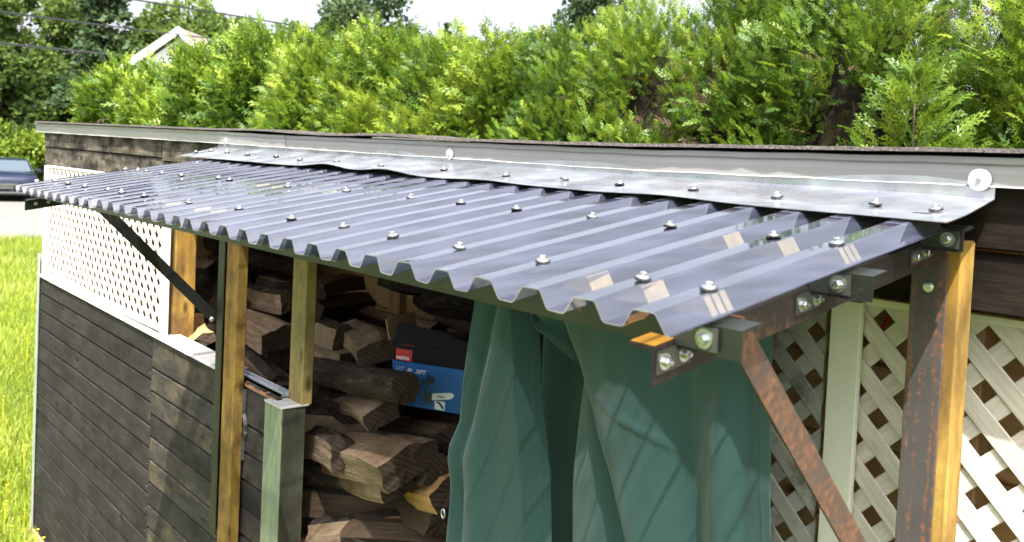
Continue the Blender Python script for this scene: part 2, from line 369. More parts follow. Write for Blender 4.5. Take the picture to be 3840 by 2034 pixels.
quadgrid('ground', -300, 300, -300, 300, 60, 60, lambda x, y: GZ, ground_mat())
def asphalt():
    b = NB('grey_asphalt'); v = b.coords((1, 1, 1), rnd=False)
    n = b.noise(v, 40, 6, 0.7); n2 = b.noise(v, 0.6, 4, 0.6)
    c = b.mix(n2, (0.105, 0.103, 0.10), (0.145, 0.142, 0.138))
    return b.done(b.bsdf(c, 0.85, 0, b.bump(n, 0.4, 0.01), 0.3))
quadgrid('driveway', -46, -18.6, -40, 30, 20, 40, lambda x, y: GZ+0.006+0.01*math.sin(x*.3+y*.2)*0, asphalt())

# ------------------------------------------------------------------ shed
shed = thing('firewood_shed', (-0.1, 0.2, GZ), 'dark brown firewood shed with white lattice panels and grey metal roof edging', 'shed')
FB = [(-2.75, .092), (-2.6, .090), (-0.2, .066), (0.26, .060), (1.73, .045), (2.4, .047), (3.6, .050)]   # bottom of the metal edging at y .2
FT = [(-2.75, .142), (-2.6, .139), (-0.2, .108), (0.27, .099), (1.73, .085), (2.4, .088), (3.6, .094)]
# metal edging, three overlapping lengths
def edging(x0, x1, dy):
    n = max(3, int((x1-x0)/0.06)); P = []
    for k in range(n+1):
        x = lerp(x0, x1, k/n); zb = pl(FB, x); zt = pl(FT, x); wv = 0.0012*math.sin(x*9.0)+0.001*noise.noise((x*4, 1, 0))
        def fn(a, b, x=x, zb=zb, zt=zt, wv=wv): return (x, 0.196+dy+wv+a, lerp(zb, zt, b)+0.0006*math.sin(x*31))
        P.append(fn)
    h = 1.0
    sec = [(0.0, 0.03), (-0.004, 0.0), (-0.0055, 0.0), (-0.0015, 0.05), (-0.003, 0.45), (-0.0015, 0.70), (-0.006, 0.78), (-0.0065, 0.97), (-0.004, 1.0), (0.06, 1.02), (0.06, 0.99), (-0.002, 0.96), (-0.003, 0.80), (0.001, 0.70), (0.0, 0.45)]
    return sweep_section('roof_edging', sec, P, M['drip'], shed)
edging(-2.72, -0.183, 0.0); edging(-0.20, 0.295, -0.0035); edging(0.285, 3.6, -0.001)
# wavy roofing felt lip
def felt():
    n = 260; V = []; F = []
    def bulge(x):
        return 0.010*math.exp(-((x-0.15)/0.25)**2)+0.009*math.exp(-((x-0.85)/0.18)**2)+0.004*math.exp(-((x-1.9)/0.3)**2)+0.0035*math.exp(-((x-2.35)/0.2)**2)
    for k in range(n+1):
        x = lerp(-2.70, 3.6, k/n); z = pl(FT, x)+0.003+bulge(x)*0.6+0.0008*noise.noise((x*40, 0, 0)); th = 0.006+0.0025*noise.noise((x*60, 3, 0))
        yf = 0.1795+0.002*noise.noise((x*25, 7, 0))
        V += [(x, yf, z), (x, yf+0.004, z+th), (x, 0.30, z+th+0.002), (x, 1.75, z+0.0-0.02), (x, 1.75, z-0.03), (x, 0.30, z-0.004)]
    for k in range(n):
        for i in range(6): F.append([k*6+i, k*6+(i+1) % 6, (k+1)*6+(i+1) % 6, (k+1)*6+i])
    F += [[0, 1, 2, 3, 4, 5][::-1], [n*6+i for i in range(6)]]
    b = NB('roofing_felt'); v = b.coords((1, 1, 1)); nn = b.noise(v, 220, 4, 0.75)
    c = b.ramp(nn, [(0.35, (0.035, 0.03, 0.028)), (0.6, (0.10, 0.09, 0.085)), (0.75, (0.30, 0.27, 0.25))])
    fixn(mk('roofing_felt', V, F, b.done(b.bsdf(c, 0.95, 0, b.bump(nn, 1.0, 0.006), 0.2)), shed))
felt()
# flaking white filler at the felt edge
V = []; F = []
for k in range(34):
    x = lerp(0.80, 1.22, k/33); z = pl(FT, x)+0.002; d = 0.004+0.003*abs(noise.noise((x*70, 2, 2)))
    V += [(x, 0.186, z-0.001), (x, 0.184, z+0.002+0.004*abs(noise.noise((x*90, 0, 5)))), (x, 0.196, z+0.005)]
for k in range(33): F += [[k*3, k*3+1, k*3+4, k*3+3], [k*3+1, k*3+2, k*3+5, k*3+4], [k*3+2, k*3, k*3+3, k*3+5]]
F += [[0, 1, 2], [99, 100, 101]]
fixn(mk('white_filler', V, F, painted('flaking_filler', (0.62, 0.58, 0.52), 0.9, 0.2, 90, 0.8), shed))
box('roof_deck', -2.68, 3.6, 0.236, 1.72, 0.030, 0.078, M['inner'], shed, 0)
# header boards under the edging
def header(name, x0, x1, y0, y1, z0l, z0r, z1l, z1r, mat):
    V = [(x0, y0, z0l), (x1, y0, z0r), (x1, y0, z1r), (x0, y0, z1l), (x0, y1, z0l), (x1, y1, z0r), (x1, y1, z1r), (x0, y1, z1l)]
    F = [[0, 1, 2, 3], [5, 4, 7, 6], [4, 0, 3, 7], [1, 5, 6, 2], [3, 2, 6, 7], [4, 5, 1, 0]]
    bm = bmesh.new(); vs = [bm.verts.new(v) for v in V]
    for f in F: bm.faces.new([vs[i] for i in f])
    bmesh.ops.bevel(bm, geom=bm.edges[:], offset=0.003, segments=2, affect='EDGES')
    bm.verts.index_update(); V = [v.co.copy() for v in bm.verts]; F = [[v.index for v in f.verts] for f in bm.faces]; bm.free()
    return fixn(mk(name, V, F, mat, shed))
header('header_board', -2.58, -0.80, 0.206, 0.234, 0.014, 0.000, 0.105, 0.085, M['header'])
header('header_board', -2.58, -0.80, 0.212, 0.236, -0.083, -0.088, 0.009, -0.004, M['header'])
header('header_board', -0.792, 1.2, 0.206, 0.234, -0.012, -0.030, 0.085, 0.065, M['header'])
header('header_board', -0.792, 1.2, 0.214, 0.236, -0.088, -0.105, -0.017, -0.035, M['header'])
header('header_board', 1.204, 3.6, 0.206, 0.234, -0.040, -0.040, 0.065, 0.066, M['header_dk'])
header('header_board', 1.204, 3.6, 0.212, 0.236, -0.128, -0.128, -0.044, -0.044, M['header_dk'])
header('header_return', -2.58, -2.555, 0.240, 1.7, -0.083, -0.083, 0.09, 0.09, M['header'])

# lattice panels
def clip(poly, x0, x1, z0, z1):
    def cl(P, inside, inter):
        out = []
        for i in range(len(P)):
            a, b = P[i-1], P[i]
            if inside(b):
                if not inside(a): out.append(inter(a, b))
                out.append(b)
            elif inside(a): out.append(inter(a, b))
        return out
    for ax, lim, sg in ((0, x0, 1), (0, x1, -1), (1, z0, 1), (1, z1, -1)):
        if len(poly) < 3: return []
        ins = lambda p: sg*(p[ax]-lim) >= 0
        def it(a, b):
            t = (lim-a[ax])/(b[ax]-a[ax]); return (lerp(a[0], b[0], t), lerp(a[1], b[1], t))
        poly = cl(poly, ins, it)
    return poly
def slats(parent, x0, x1, z0, z1, yf, mat, P=0.075, hx=2.370, hz=-0.159, wd=0.0262, th=0.0032):
    sp = P/math.sqrt(2); r = math.sqrt(.5)
    for s, yy in ((1, yf+th+0.0003), (-1, yf)):
        # strips along direction (1, s); holes centred on (hx+mP, hz+nP) and half offset, so strips lie midway
        nx, nz = (-s*r, r); base = nx*hx+nz*hz+sp/2
        lo = min(nx*x+nz*z for x in (x0, x1) for z in (z0, z1)); hi = max(nx*x+nz*z for x in (x0, x1) for z in (z0, z1))
        k = math.floor((lo-base)/sp)
        while base+k*sp < hi+wd:
            cc = base+k*sp; k += 1; L = 5
            pc = (nx*cc, nz*cc); d = (r, s*r)
            pts = [(pc[0]+d[0]*a*L+nx*b_*wd/2, pc[1]+d[1]*a*L+nz*b_*wd/2) for a, b_ in ((-1, -1), (1, -1), (1, 1), (-1, 1))]
            pg = clip(pts, x0, x1, z0, z1)
            if len(pg) < 3: continue
            ar = abs(sum(pg[i-1][0]*pg[i][1]-pg[i][0]*pg[i-1][1] for i in range(len(pg))))/2
            if ar < 0.0002: continue
            # local frame turned along the slat so its grain follows it
            cx = sum(p[0] for p in pg)/len(pg); cz = sum(p[1] for p in pg)/len(pg)
            ang = math.atan2(d[1], d[0]); n = len(pg); loc = []
            ca, sa = math.cos(ang), math.sin(ang); Vv = []
            q = [((p[0]-cx)*ca+(p[1]-cz)*sa, -(p[0]-cx)*sa+(p[1]-cz)*ca) for p in pg]
            ch = 0.0012
            inner = [(u*(1-ch/max(0.02, abs(u)+1e-6)), v*(1-ch/0.0131)) for u, v in q]
            Vv = [(u, ch, v) for u, v in q]+[(u, 0, v) for u, v in inner]+[(u, th, v) for u, v in q]
            F = [[n+i for i in range(n)], [2*n+i for i in range(n)][::-1]]
            F += [[i, (i+1) % n, n+(i+1) % n, n+i][::-1] for i in range(n)]+[[i, (i+1) % n, 2*n+(i+1) % n, 2*n+i] for i in range(n)]
            me = bpy.data.meshes.new('slat'); me.from_pydata(Vv, [], F); me.materials.append(mat); me.update()
            o = bpy.data.objects.new('slat', me); link(o, parent, (cx, yy, cz)); o.rotation_euler = (0, -ang, 0)
def lattice(name, x0, x1, z0, z1, y, mat, label=None, frame=True, **kw):
    fr = 0.011
    p = bpy.data.objects.new(name, None); link(p, shed, ((x0+x1)/2, y, z0))
    for za in (z1, z0-fr): box('lattice_rail', x0-0.01, x1+0.01, y-0.002, y+0.012, za, za+fr, M['lattice_w'] if mat is M['lattice'] else mat, p, .001)
    if label: p['label'] = label
    slats(p, x0, x1, z0, z1, y, mat, **kw); return p
pL = lattice('lattice_panel', -2.40, -0.665, -0.665, -0.095, 0.180, M['lattice'], 'white lattice panel on the left half of the shed front', P=0.074, wd=0.0225, hx=-1.5, hz=-0.3)
for xa, xb in ((-2.425, -2.398), (-0.667, -0.628)): box('lattice_frame', xa, xb, 0.172, 0.192, -0.690, -0.086, M['lattice_w'], pL)
pR = lattice('lattice_panel', 2.10, 3.4, -1.9, -0.150, 0.274, M['lattice'], 'pale lattice panel at the right end of the shed front', P=.0785, wd=.0295, hx=2.342, hz=-.171)
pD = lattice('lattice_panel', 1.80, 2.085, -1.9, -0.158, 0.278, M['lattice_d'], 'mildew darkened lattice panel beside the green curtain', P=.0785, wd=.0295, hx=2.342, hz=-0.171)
box('batten', 2.104, 2.156, 0.258, 0.270, -2.0, -0.147, M['lattice_b'], shed, 0.0015, label='pale green white batten with black mould specks')
# end lattice of the left side
box('lattice_stile', -2.43, -2.40, 0.196, 0.215, -2.0, -0.60, M['lattice_w'], shed)
# planks behind the right lattice
for k in range(13):
    z1 = -0.120-0.140*k
    box('inner_plank', 1.75, 3.4, 0.345, 0.365, z1-0.134, z1, M['inner'], shed, 0.003)
box('inner_stud', 2.285, 2.330, 0.295, 0.340, -2.0, -0.05, M['inner_v'], shed)
V, F = lathe([(0.004, -0.18), (0.004, 0.18)], 10, lambda a, b_, h: (2.17+a+h*0.5, 0.315+b_, -0.18+h))
mk('red_rod', V, F, M['red'], shed)
# siding: planks lapped, each one a board
def siding_row(x0, x1, ztop, zbot, tilt, mat, cuts, y=0.17):
    xs = [x0]+cuts+[x1]
    for a, b in zip(xs, xs[1:]):
        zt = ztop-tilt*(a+2.5); zt2 = ztop-tilt*(b+2.5); zb = zbot-tilt*(a+2.5); zb2 = zbot-tilt*(b+2.5)
        a2, b2 = a+0.0008, b-0.0008
        jy = random.uniform(-.0012, .0012)
        V = []
        for x, t_, bt in ((a2, zt, zb), (b2, zt2, zb2)):
            V += [(x, y+jy+0.006, t_-0.0012), (x, y+jy+0.0005, t_-0.006), (x, y+jy-0.0015, bt+0.0085), (x, y+jy+0.006, bt+0.0025), (x, y+0.02, bt+0.0012), (x, y+0.02, t_-0.0012)]
        F = [[i, (i+1) % 6, 6+(i+1) % 6, 6+i] for i in range(6)]+[[0, 1, 2, 3, 4, 5][::-1], [6, 7, 8, 9, 10, 11]]
        fixn(mk('siding_board', V, F, mat, shed))
random.seed(3)
TL = 0.012
zt = -0.676; zb = -0.768
rows = []
siding_row(-2.42, -0.722, -0.672, -0.768, TL, M['siding'], [])
for k in range(15):
    z1 = -0.768-0.0905*k
    cuts = [] if k % 3 == 0 else [random.uniform(-2.0, -1.1)]
    siding_row(-2.42, -0.722, z1, z1-0.0905, TL, M['siding'], cuts)
siding_row(-0.720, 0.345, -0.672, -0.806, TL, M['siding2'], [], 0.1685)
for k in range(14):
    z1 = -0.806-0.0905*k
    siding_row(-0.720, 0.345, z1, z1-0.0905, TL, M['siding2'] if k not in (2, 5) else M['siding'], [random.uniform(-.5, .1)] if k in (2, 6) else [], 0.1685)
# nails on the boards by the joint
for k in range(10):
    z = -0.85-0.0905*k
    V, F = lathe([(0.0022, 0), (0.0012, -0.0012)], 8, lambda a, b_, h: (-0.738+a, 0.1685+h, z+b_)); mk('nail', V, F, M['zinc'], shed)
# sill cap, in three pieces
for a, b in ((-2.43, -1.60), (-1.596, -0.62), (-0.614, -0.02)):
    za = -0.672-TL*(a+2.5); zc = -0.672-TL*(b+2.5)
    V = [(a, .160, za-.004), (b, .160, zc-.004), (b, .166, zc+.006), (a, .166, za+.006), (a, .245, za+.008), (b, .245, zc+.008), (b, .245, zc), (a, .245, za), (a, .17, za-.001), (b, .17, zc-.001)]
    F = [[0, 1, 2, 3], [3, 2, 5, 4], [4, 5, 6, 7], [7, 6, 9, 8], [8, 9, 1, 0], [0, 3, 4, 7, 8], [1, 9, 6, 5, 2]]
    fixn(mk('sill_cap', V, F, M['cap'], shed))
V = []; F = []
for k in range(41):
    x = lerp(-0.02, 0.33, k/40); z = -0.706-.003*k/40; r1 = 0.004*noise.noise((x*50, 0, 1)); r2 = 0.004*noise.noise((x*60, 5, 1))
    V += [(x, .166+r2, z-.006), (x, .168+r2, z+r1), (x, .185, z+.002+r2), (x, .188, z-.006)]
for k in range(40):
    for i in range(4): F.append([k*4+i, k*4+(i+1) % 4, k*4+4+(i+1) % 4, k*4+4+i])
F += [[0, 1, 2, 3], [160, 161, 162, 163]]
fixn(mk('rotten_edge', V, F, M['rot'], shed))
V, F = merge(cbox(-0.05, 0.335, 0.190, 0.210, -0.705, -0.695, .001), cbox(-0.05, 0.345, 0.206, 0.211, -0.705, -0.684, .001), cbox(-0.05, 0.335, 0.190, 0.193, -0.705, -0.690, .001))
mk('metal_rail', V, F, M['rail'], shed)
# posts
box('post', -0.715, -0.640, 0.215, 0.300, -2.0, 0.02, M['post'], shed, 0.004, label='wide golden timber post beside the white lattice')
box('post', 0.052, 0.138, 0.122, 0.158, -2.0, -0.02, M['post'], shed, 0.003, label='golden timber post with a dark steel angle on its left')
box('post', 0.335, 0.422, 0.212, 0.248, -0.715, 0.0, M['post_gr'], shed, 0.003, label='yellowish knotty post above the green corner post')
box('post', 2.290, 2.352, 0.1505, 0.190, -2.0, -0.028, M['post'], shed, 0.003, label='bright yellow timber post at the right end behind the rusty steel')
box('corner_post', 0.315, 0.419, 0.1525, 0.230, -2.05, -0.718, M['post_dark'], shed, 0.003, label='dark algae stained corner post')
box('corner_trim', 0.311, 0.421, 0.1475, 0.1525, -2.05, -0.7165, M['post_green'], shed, 0.0012, label='pale green front face board of the corner post')
V = [(0.309, .146, -.7165), (0.42, .146, -.7165), (0.424, .236, -.7165), (0.309, .236, -.7165), (0.309, .146, -.711), (0.42, .146, -.713), (0.424, .236, -.711), (0.309, .236, -.709)]
mk('post_cap', V, [[3, 2, 1, 0], [4, 5, 6, 7], [0, 1, 5, 4], [1, 2, 6, 5], [2, 3, 7, 6], [3, 0, 4, 7]], M['cap'], shed)
box('corner_flashing', -2.452, -2.418, 0.158, 0.163, -2.05, -0.56, M['trim_g'], shed, 0.001, label='grey green metal corner strip at the left end')
box('corner_flashing', -2.455, -2.452, 0.158, 0.205, -2.05, -0.56, M['trim_g'], shed, 0.001)
# inner structure
box('back_wall', -2.5, 3.4, 1.30, 1.32, -2.05, 0.03, M['inner'], shed, 0)
for k in range(10):
    box('wall_board', -1.9, 1.5, 1.262, 1.282, -0.118-.138*k, .012-.138*k, M['inner'], shed, 0.004)
for x in (-0.66, 0.35, -1.9): box('wall_stud', x, x+0.085, 1.222, 1.260, -1.5, .03, M['inner_v'], shed)
box('side_wall', -2.50, -2.47, 0.22, 1.30, -2.05, -0.09, M['inner'], shed, 0)
box('side_wall', 1.735, 1.75, 0.31, 1.26, -2.05, 0.03, M['dark_void'], shed, 0)  # wall coloured black so the curtain gap looks deep in shade
box('floor', -2.5, 3.4, 0.16, 1.3, -2.09, -2.05, M['inner'], shed, 0)
box('front_beam', -0.63, 1.6, 0.24, 0.28, -0.06, 0.03, M['inner'], shed)
# hooks: S-shaped strap on the middle post
pts = [(0.1395, 0.1595, -0.72), (0.1395, 0.1595, -0.80), (0.152, 0.158, -0.815), (0.160, 0.157, -0.830), (0.154, 0.157, -0.845), (0.160, 0.157, -0.860), (0.1395, 0.1595, -0.885), (0.1395, 0.1595, -0.95)]
P = []
for (x, y, z) in pts: P.append(lambda a, b_, x=x, y=y, z=z: (x+a, y+b_, z))
sweep_section('latch_strap', [(-.001, -.006), (.001, -.006), (.001, .006), (-.001, .006)], P, M['zinc'], shed)
print('shed ok')

# ------------------------------------------------------------------ awning
SL = math.tan(0.1655)
def cz(y): return y*SL
awn = thing('awning', (1.2, -0.15, -0.2), 'smoke tinted corrugated plastic awning on dark steel brackets with screwed metal flashing', 'awning')
PIT = 0.0762; DEP = 0.0185
def rib_profile(i0, i1, right_flat=0.0):
    pts = []
    r = 0.0026
    def corner(p, q, s_):   # rounded corner at q between p and s_
        a = Vector(p)-Vector(q); b = Vector(s_)-Vector(q); a = a.normalized()*r; b = b.normalized()*r
        A = Vector(q)+a; B = Vector(q)+b; return [tuple(A), tuple((A+B)/2*0.6+Vector(q)*0.4), tuple(B)]
    raw = []
    for i in range(i0, i1+1):
        x = i*PIT
        raw += [(x-0.0275-0.0125, -DEP), (x-0.0275, 0), (x, 0), (x+0.0125, -DEP)]
    if right_flat: raw.append((raw[-1][0]+right_flat, -DEP))
    raw = [(raw[0][0]-0.012, -DEP)]+raw
    out = [raw[0]]
    for k in range(1, len(raw)-1): out += corner(raw[k-1], raw[k], raw[k+1])
    out.append(raw[-1]); return out
def sheet(i0, i1, yf, yb, dz, rf=0.0, label=None):
    pr = rib_profile(i0, i1, rf); th = 0.0013; n = len(pr)
    ys = list(np.linspace(yf, yb, 26))
    # normals of profile
    nr = []
    for k in range(n):
        a = Vector(pr[max(0, k-1)]); b = Vector(pr[min(n-1, k+1)]); d = (b-a).normalized(); nr.append((-d.y, d.x))
    V = []; F = []
    for j, y in enumerate(ys):
        for k in range(n):
            wob = 0.0010*noise.noise((pr[k][0]*3, y*5, dz*900)) + (0.0011*noise.noise((pr[k][0]*25, j, 3)) if j == 0 else 0)
            yy = y+(0.0022*noise.noise((pr[k][0]*45, 9, dz*50)) if j == 0 else 0)
            V.append((pr[k][0], yy, cz(y)+pr[k][1]+dz+wob))
    m = len(V)
    for q in range(m):
        k = q % n; V.append((V[q][0]-nr[k][0]*th, V[q][1], V[q][2]-nr[k][1]*th))
    R = len(ys)
    for j in range(R-1):
        for k in range(n-1):
            a = j*n+k; F.append([a, a+1, a+1+n, a+n]); F.append([m+a, m+a+n, m+a+n+1, m+a+1])
    cut0 = len(F)
    for k in range(n-1): F.append([k, m+k, m+k+1, k+1])
    cut1 = len(F)
    for k in range(n-1): a = (R-1)*n+k; F.append([a, a+1, m+a+1, m+a])
    for j in range(R-1):
        a = j*n; F.append([a, a+n, m+a+n, m+a]); a = j*n+n-1; F.append([a, m+a, m+a+n, a+n])
    o = mk('corrugated_sheet', V, F, [M['poly'], M['poly_edge']], awn, fmats=[1 if cut0 <= q < cut1 else 0 for q in range(len(F))]); fixn(o)
    if label: o['label'] = label
    return o
sheet(0, 9, -0.487, 0.16, 0.0, label='leftmost smoke tinted corrugated sheet')
sheet(8, 24, -0.480, 0.16, 0.0026, label='middle smoke tinted corrugated sheet')
sheet(17, 31, -0.488, 0.034, 0.0054, 0.004, label='nearest smoke tinted corrugated sheet')
def topz(i, y): return cz(y)+(0.0054 if i >= 17 else 0.0026 if i >= 8 else 0.0)

# flashing sheet
FE = [(-0.20, 0.057), (0.0, .052), (0.20, .045), (0.5, .035), (0.9, .026), (1.3, .012), (1.7, .0), (2.1, -.015), (2.407, -.028)]
def flashing():
    V = []; F = []; n = 150; 
    bw = 11
    def bump(x): # the free edge lifts between screws
        return 0.0105*math.exp(-((x-0.84)/0.10)**2)+0.009*math.exp(-((x-1.12)/0.10)**2)+0.004*math.exp(-((x-1.5)/0.10)**2)+0.004*math.exp(-((x-1.95)/.1)**2)
    for k in range(n+1):
        t = k/n; x = lerp(-0.215, 2.407, t); ye = pl(FE, x); zb = lerp(0.055, 0.031, t)
        xr = x
        for j in range(bw):
            s = j/(bw-1); y = lerp(ye, 0.193, s)
            if x > 2.30: 
                # rounded right-hand corner: pull in towards the wall
                xx = x-(x-2.30)/0.107*0.036*s**1.1
            else: xx = x
            z = lerp(cz(ye)+0.0086, zb, s)+bump(x)*(1-s)**2-0.0015*math.sin(math.pi*s)+0.0008*noise.noise((x*5, y*12, 2))
            V.append((xx, y, z))
        V.append((V[-1][0], 0.1938, pl(FB, x)+0.012))
    nn = bw+1
    for k in range(n):
        for j in range(nn-1): a = k*nn+j; F.append([a, a+nn, a+nn+1, a+1])
    o = mk('flashing', V, F, M['galv'], awn, True)
    o['label'] = 'long galvanised flashing strip between roof edging and plastic sheets'
    md = o.modifiers.new('solid', 'SOLIDIFY'); md.thickness = 0.0012; md.offset = -1
    md2 = o.modifiers.new('es', 'EDGE_SPLIT'); md2.split_angle = math.radians(40)
flashing()
# steel framing
def lsec(a, b, t): return [(0, 0), (a, 0), (a, -t), (t, -t), (t, -b), (0, -b)]
def purlin(y, h=0.028, wd=0.030, x0=-0.085, x1=2.405, mat='steel_purlin'):
    z = cz(y)-DEP-0.0022
    sec = lsec(wd, h, 0.003)
    P = [lambda a, b_, x=x: (x, y+a, z+b_+a*SL) for x in (x0, x1)]
    return sweep_section('purlin', sec, P, M[mat], awn)
purl = [purlin(-0.42), purlin(-0.19), purlin(0.07, x1=2.385)]
# drilled holes (dark ovals) along the front purlin
for x in (0.36, 0.53, 0.62, 0.79, 1.13, 1.63, 2.17):
    z = cz(-0.42)-DEP-0.017
    V, F = lathe([(0.0034, 0), (0.0034, -0.0006)], 12, lambda a, b_, h: (x+a, -0.4202+h, z+b_)); mk('drilled_hole', V, F, M['dark_void'], purl[0])
def arm(x, y0, y1, ztop, mat, fl, h=0.036, left=-1):
    sec = [(0, 0), (left*fl, 0), (left*fl, -.003), (left*.003, -.003), (left*.003, -h), (0, -h)]
    P = [lambda a, b_, y=y: (x+a, y, ztop+(y-y0)*SL+b_) for y in (y0, y1)]
    return sweep_section('arm', sec, P, M[mat], awn)
armR = arm(2.333, -0.452, 0.145, -0.1165, 'steel_arm', 0.035)
armR['label'] = 'rusty brown steel arm under the right edge'
armL = arm(-0.045, -0.452, 0.125, -0.1255, 'steel_dark', 0.03, 0.032, 1)
armL['label'] = 'dark steel arm under the left edge'
# fresh orange rust patch on the near arm tip
V, F = cbox(2.300, 2.330, -0.449, -0.392, -0.1160, -0.1152, 0); V = [(x, y, z+(y+0.452)*SL) for x, y, z in V]
mk('rust_patch', V, F, M['steel_yellow'], armR)
def brace(p0, p1, wd, t, mat, label):
    p0 = Vector(p0); p1 = Vector(p1); d = (p1-p0).normalized(); xn = Vector((1, 0, 0)); up_ = d.cross(xn).normalized()
    if up_.z < 0: up_ = -up_
    sec = [(0, -wd/2), (0, wd/2), (-wd*0.9, wd/2), (-wd*0.9, wd/2-t), (-t, wd/2-t), (-t, -wd/2)]
    P = [lambda a, b_, p=p: p+xn*a+up_*b_ for p in (p0, p1)]
    o = sweep_section('brace', sec, P, M[mat], awn); o['label'] = label; return o
bR = brace((2.347, -0.345, -0.105), (2.347, 0.150, -0.635), 0.034, 0.003, 'steel_rust', 'orange rusted steel brace under the near right corner')
bL = brace((-0.030, -0.29, -0.100), (-0.015, 0.122, -0.515), 0.034, 0.003, 'steel_dark', 'dark steel brace under the far left corner')
# upright steel angles
V = lsec(0.0, 0, 0)
def upright(x0, x1, y, z0, z1, mat, label, back=0.04):
    sec = [(x0, y), (x1, y), (x1, y+.004), (x0+.004, y+.004), (x0+.004, y+back), (x0, y+back)]
    bm = None
    P = [lambda a, b_, z=z: (a, b_, z) for z in (z0, z1)]
    o = sweep_section('steel_upright', sec, P, M[mat], awn); md = o.modifiers.new('b', 'BEVEL'); md.width = 0.0015; md.segments = 2; o['label'] = label; return o
upright(2.286, 2.336, 0.1455, -1.35, -0.05, 'steel_rusty', 'rust streaked grey steel angle on the right post')
upright(0.004, 0.051, 0.115, -1.215, -0.03, 'steel_dark', 'dark steel angle on the middle post', 0.045)

# screws with rubber washers
def screw_mesh():
    V1, F1 = lathe([(0.0086, 0.0033), (0.0082, 0.0043), (0.0045, 0.0060), (0.0043, 0.0061)], 16, lambda a, b_, h: (a, b_, h))
    V2, F2 = lathe([(0.0044, 0.0058), (0.0044, 0.0088), (0.0034, 0.0098), (0.0010, 0.0102)], 6, lambda a, b_, h: (a, b_, h))
    return merge((V1, F1), (V2, F2))
sV, sF = screw_mesh(); wV, wF = lathe([(0.0098, 0.0), (0.0104, 0.0010), (0.0101, 0.0032), (0.006, 0.0034)], 16, lambda a, b_, h: (a, b_, h))
sc0 = None
def screw(x, y, z, ang=0.1655, scale=0.86):
    global sc0, sw0
    if sc0 is None:
        sc0 = mk('screw', sV, sF, M['zinc'], awn, org=(0, 0, 0)); sc0.location = Vector((x, y, z))-origin_of(awn); WORG[sc0.name] = Vector((x, y, z)); o = sc0
        sw0 = mk('rubber_washer', wV, wF, M['rubber'], sc0, org=(0, 0, 0)); sw0.location = (0, 0, 0)
    else:
        o = bpy.data.objects.new('screw', sc0.data); link(o, awn, (x, y, z))
        w_ = bpy.data.objects.new('rubber_washer', sw0.data); link(w_, o, (x, y, z))
    o.rotation_euler = (ang+random.uniform(-.04, .04), random.uniform(-.05, .05), random.uniform(0, 6)); o.scale = (scale,)*3
random.seed(11)
for i in (1, 3, 5, 7, 9, 11, 14, 17, 20, 22, 24, 26, 28, 30, 31):
    screw(i*PIT-0.009+random.uniform(-.002, .002), -0.402+random.uniform(-.008, .008), topz(i, -0.402))
for i in (0, 1, 2, 4, 6, 8.6, 10.5, 13.7, 17, 19.6, 22, 24, 26, 28, 30, 31):
    i = round(i); screw(i*PIT-0.009+random.uniform(-.002, .002), -0.178+random.uniform(-.008, .008), topz(i, -0.178))
for i, y in ((31, .05), (29.9, .055), (27.9, .058), (25.8, .066), (23.7, .066), (21.7, .08), (19.6, .072), (16.5, .092), (13.2, .088), (10.1, .102), (7.7, .092), (5.3, .11), (2.7, .112), (0.3, .125), (-1.6, .13), (-2.3, .10)):
    x = i*PIT-0.004; t = (x+.215)/2.622; ye = pl(FE, x); s = (y-ye)/(0.193-ye); z = lerp(cz(ye)+0.0086, lerp(.055, .031, t), s)
    screw(x, y, z+0.0005)
# big cup washers through the roof edging
M['washer'] = painted('dull_zinc_washer', (0.50, 0.53, 0.58), 0.45, 0.08, 50, 0.05, 0.4)
for x, z, r in ((-0.145, .073, .0135), (1.142, .062, .0135), (2.352, .056, .0155)):
    fnw = lambda a, b_, h: (x+a, 0.189-h, z+b_)
    V, F = lathe([(r, 0), (r, .0015), (r*.25, .0022), (r*.24, .0024)], 24, fnw); o = mk('cup_washer', V, F, M['washer'], awn)
    V, F = lathe([(.0034, .002), (.0034, .0045), (.0015, .0048)], 6, fnw); mk('screw_head', V, F, M['zinc'], o)
# timber closure blocks under some ribs
random.seed(5)
cb0 = {}
for y in (-0.405, -0.172):
    for i in (12, 13, 15, 16, 29, 30, 31):
        x = i*PIT; z = cz(y)+0.0-0.0022
        for q in range(3 if i == 31 else 1):
            y0 = y-0.016+q*0.0115; dd = 0.0085 if i == 31 else 0.032
            V, F = prism([(x-.0275-.0115, -DEP+.001), (x-.0272, -.0006), (x-.0003, -.0006), (x+.0115, -DEP+.001)], dd, lambda u, v, w_: (u, y0+w_, cz(y0+w_)+v-0.0012+(0.0054 if i > 17 else .0026 if i > 10 else 0)))
            fixn(mk('closure_block', V, F, M['closure'], awn))
M['plate'] = painted('dull_plate', (0.10, 0.105, 0.095), 0.35, 0.1, 50, 0.05, 0.7)
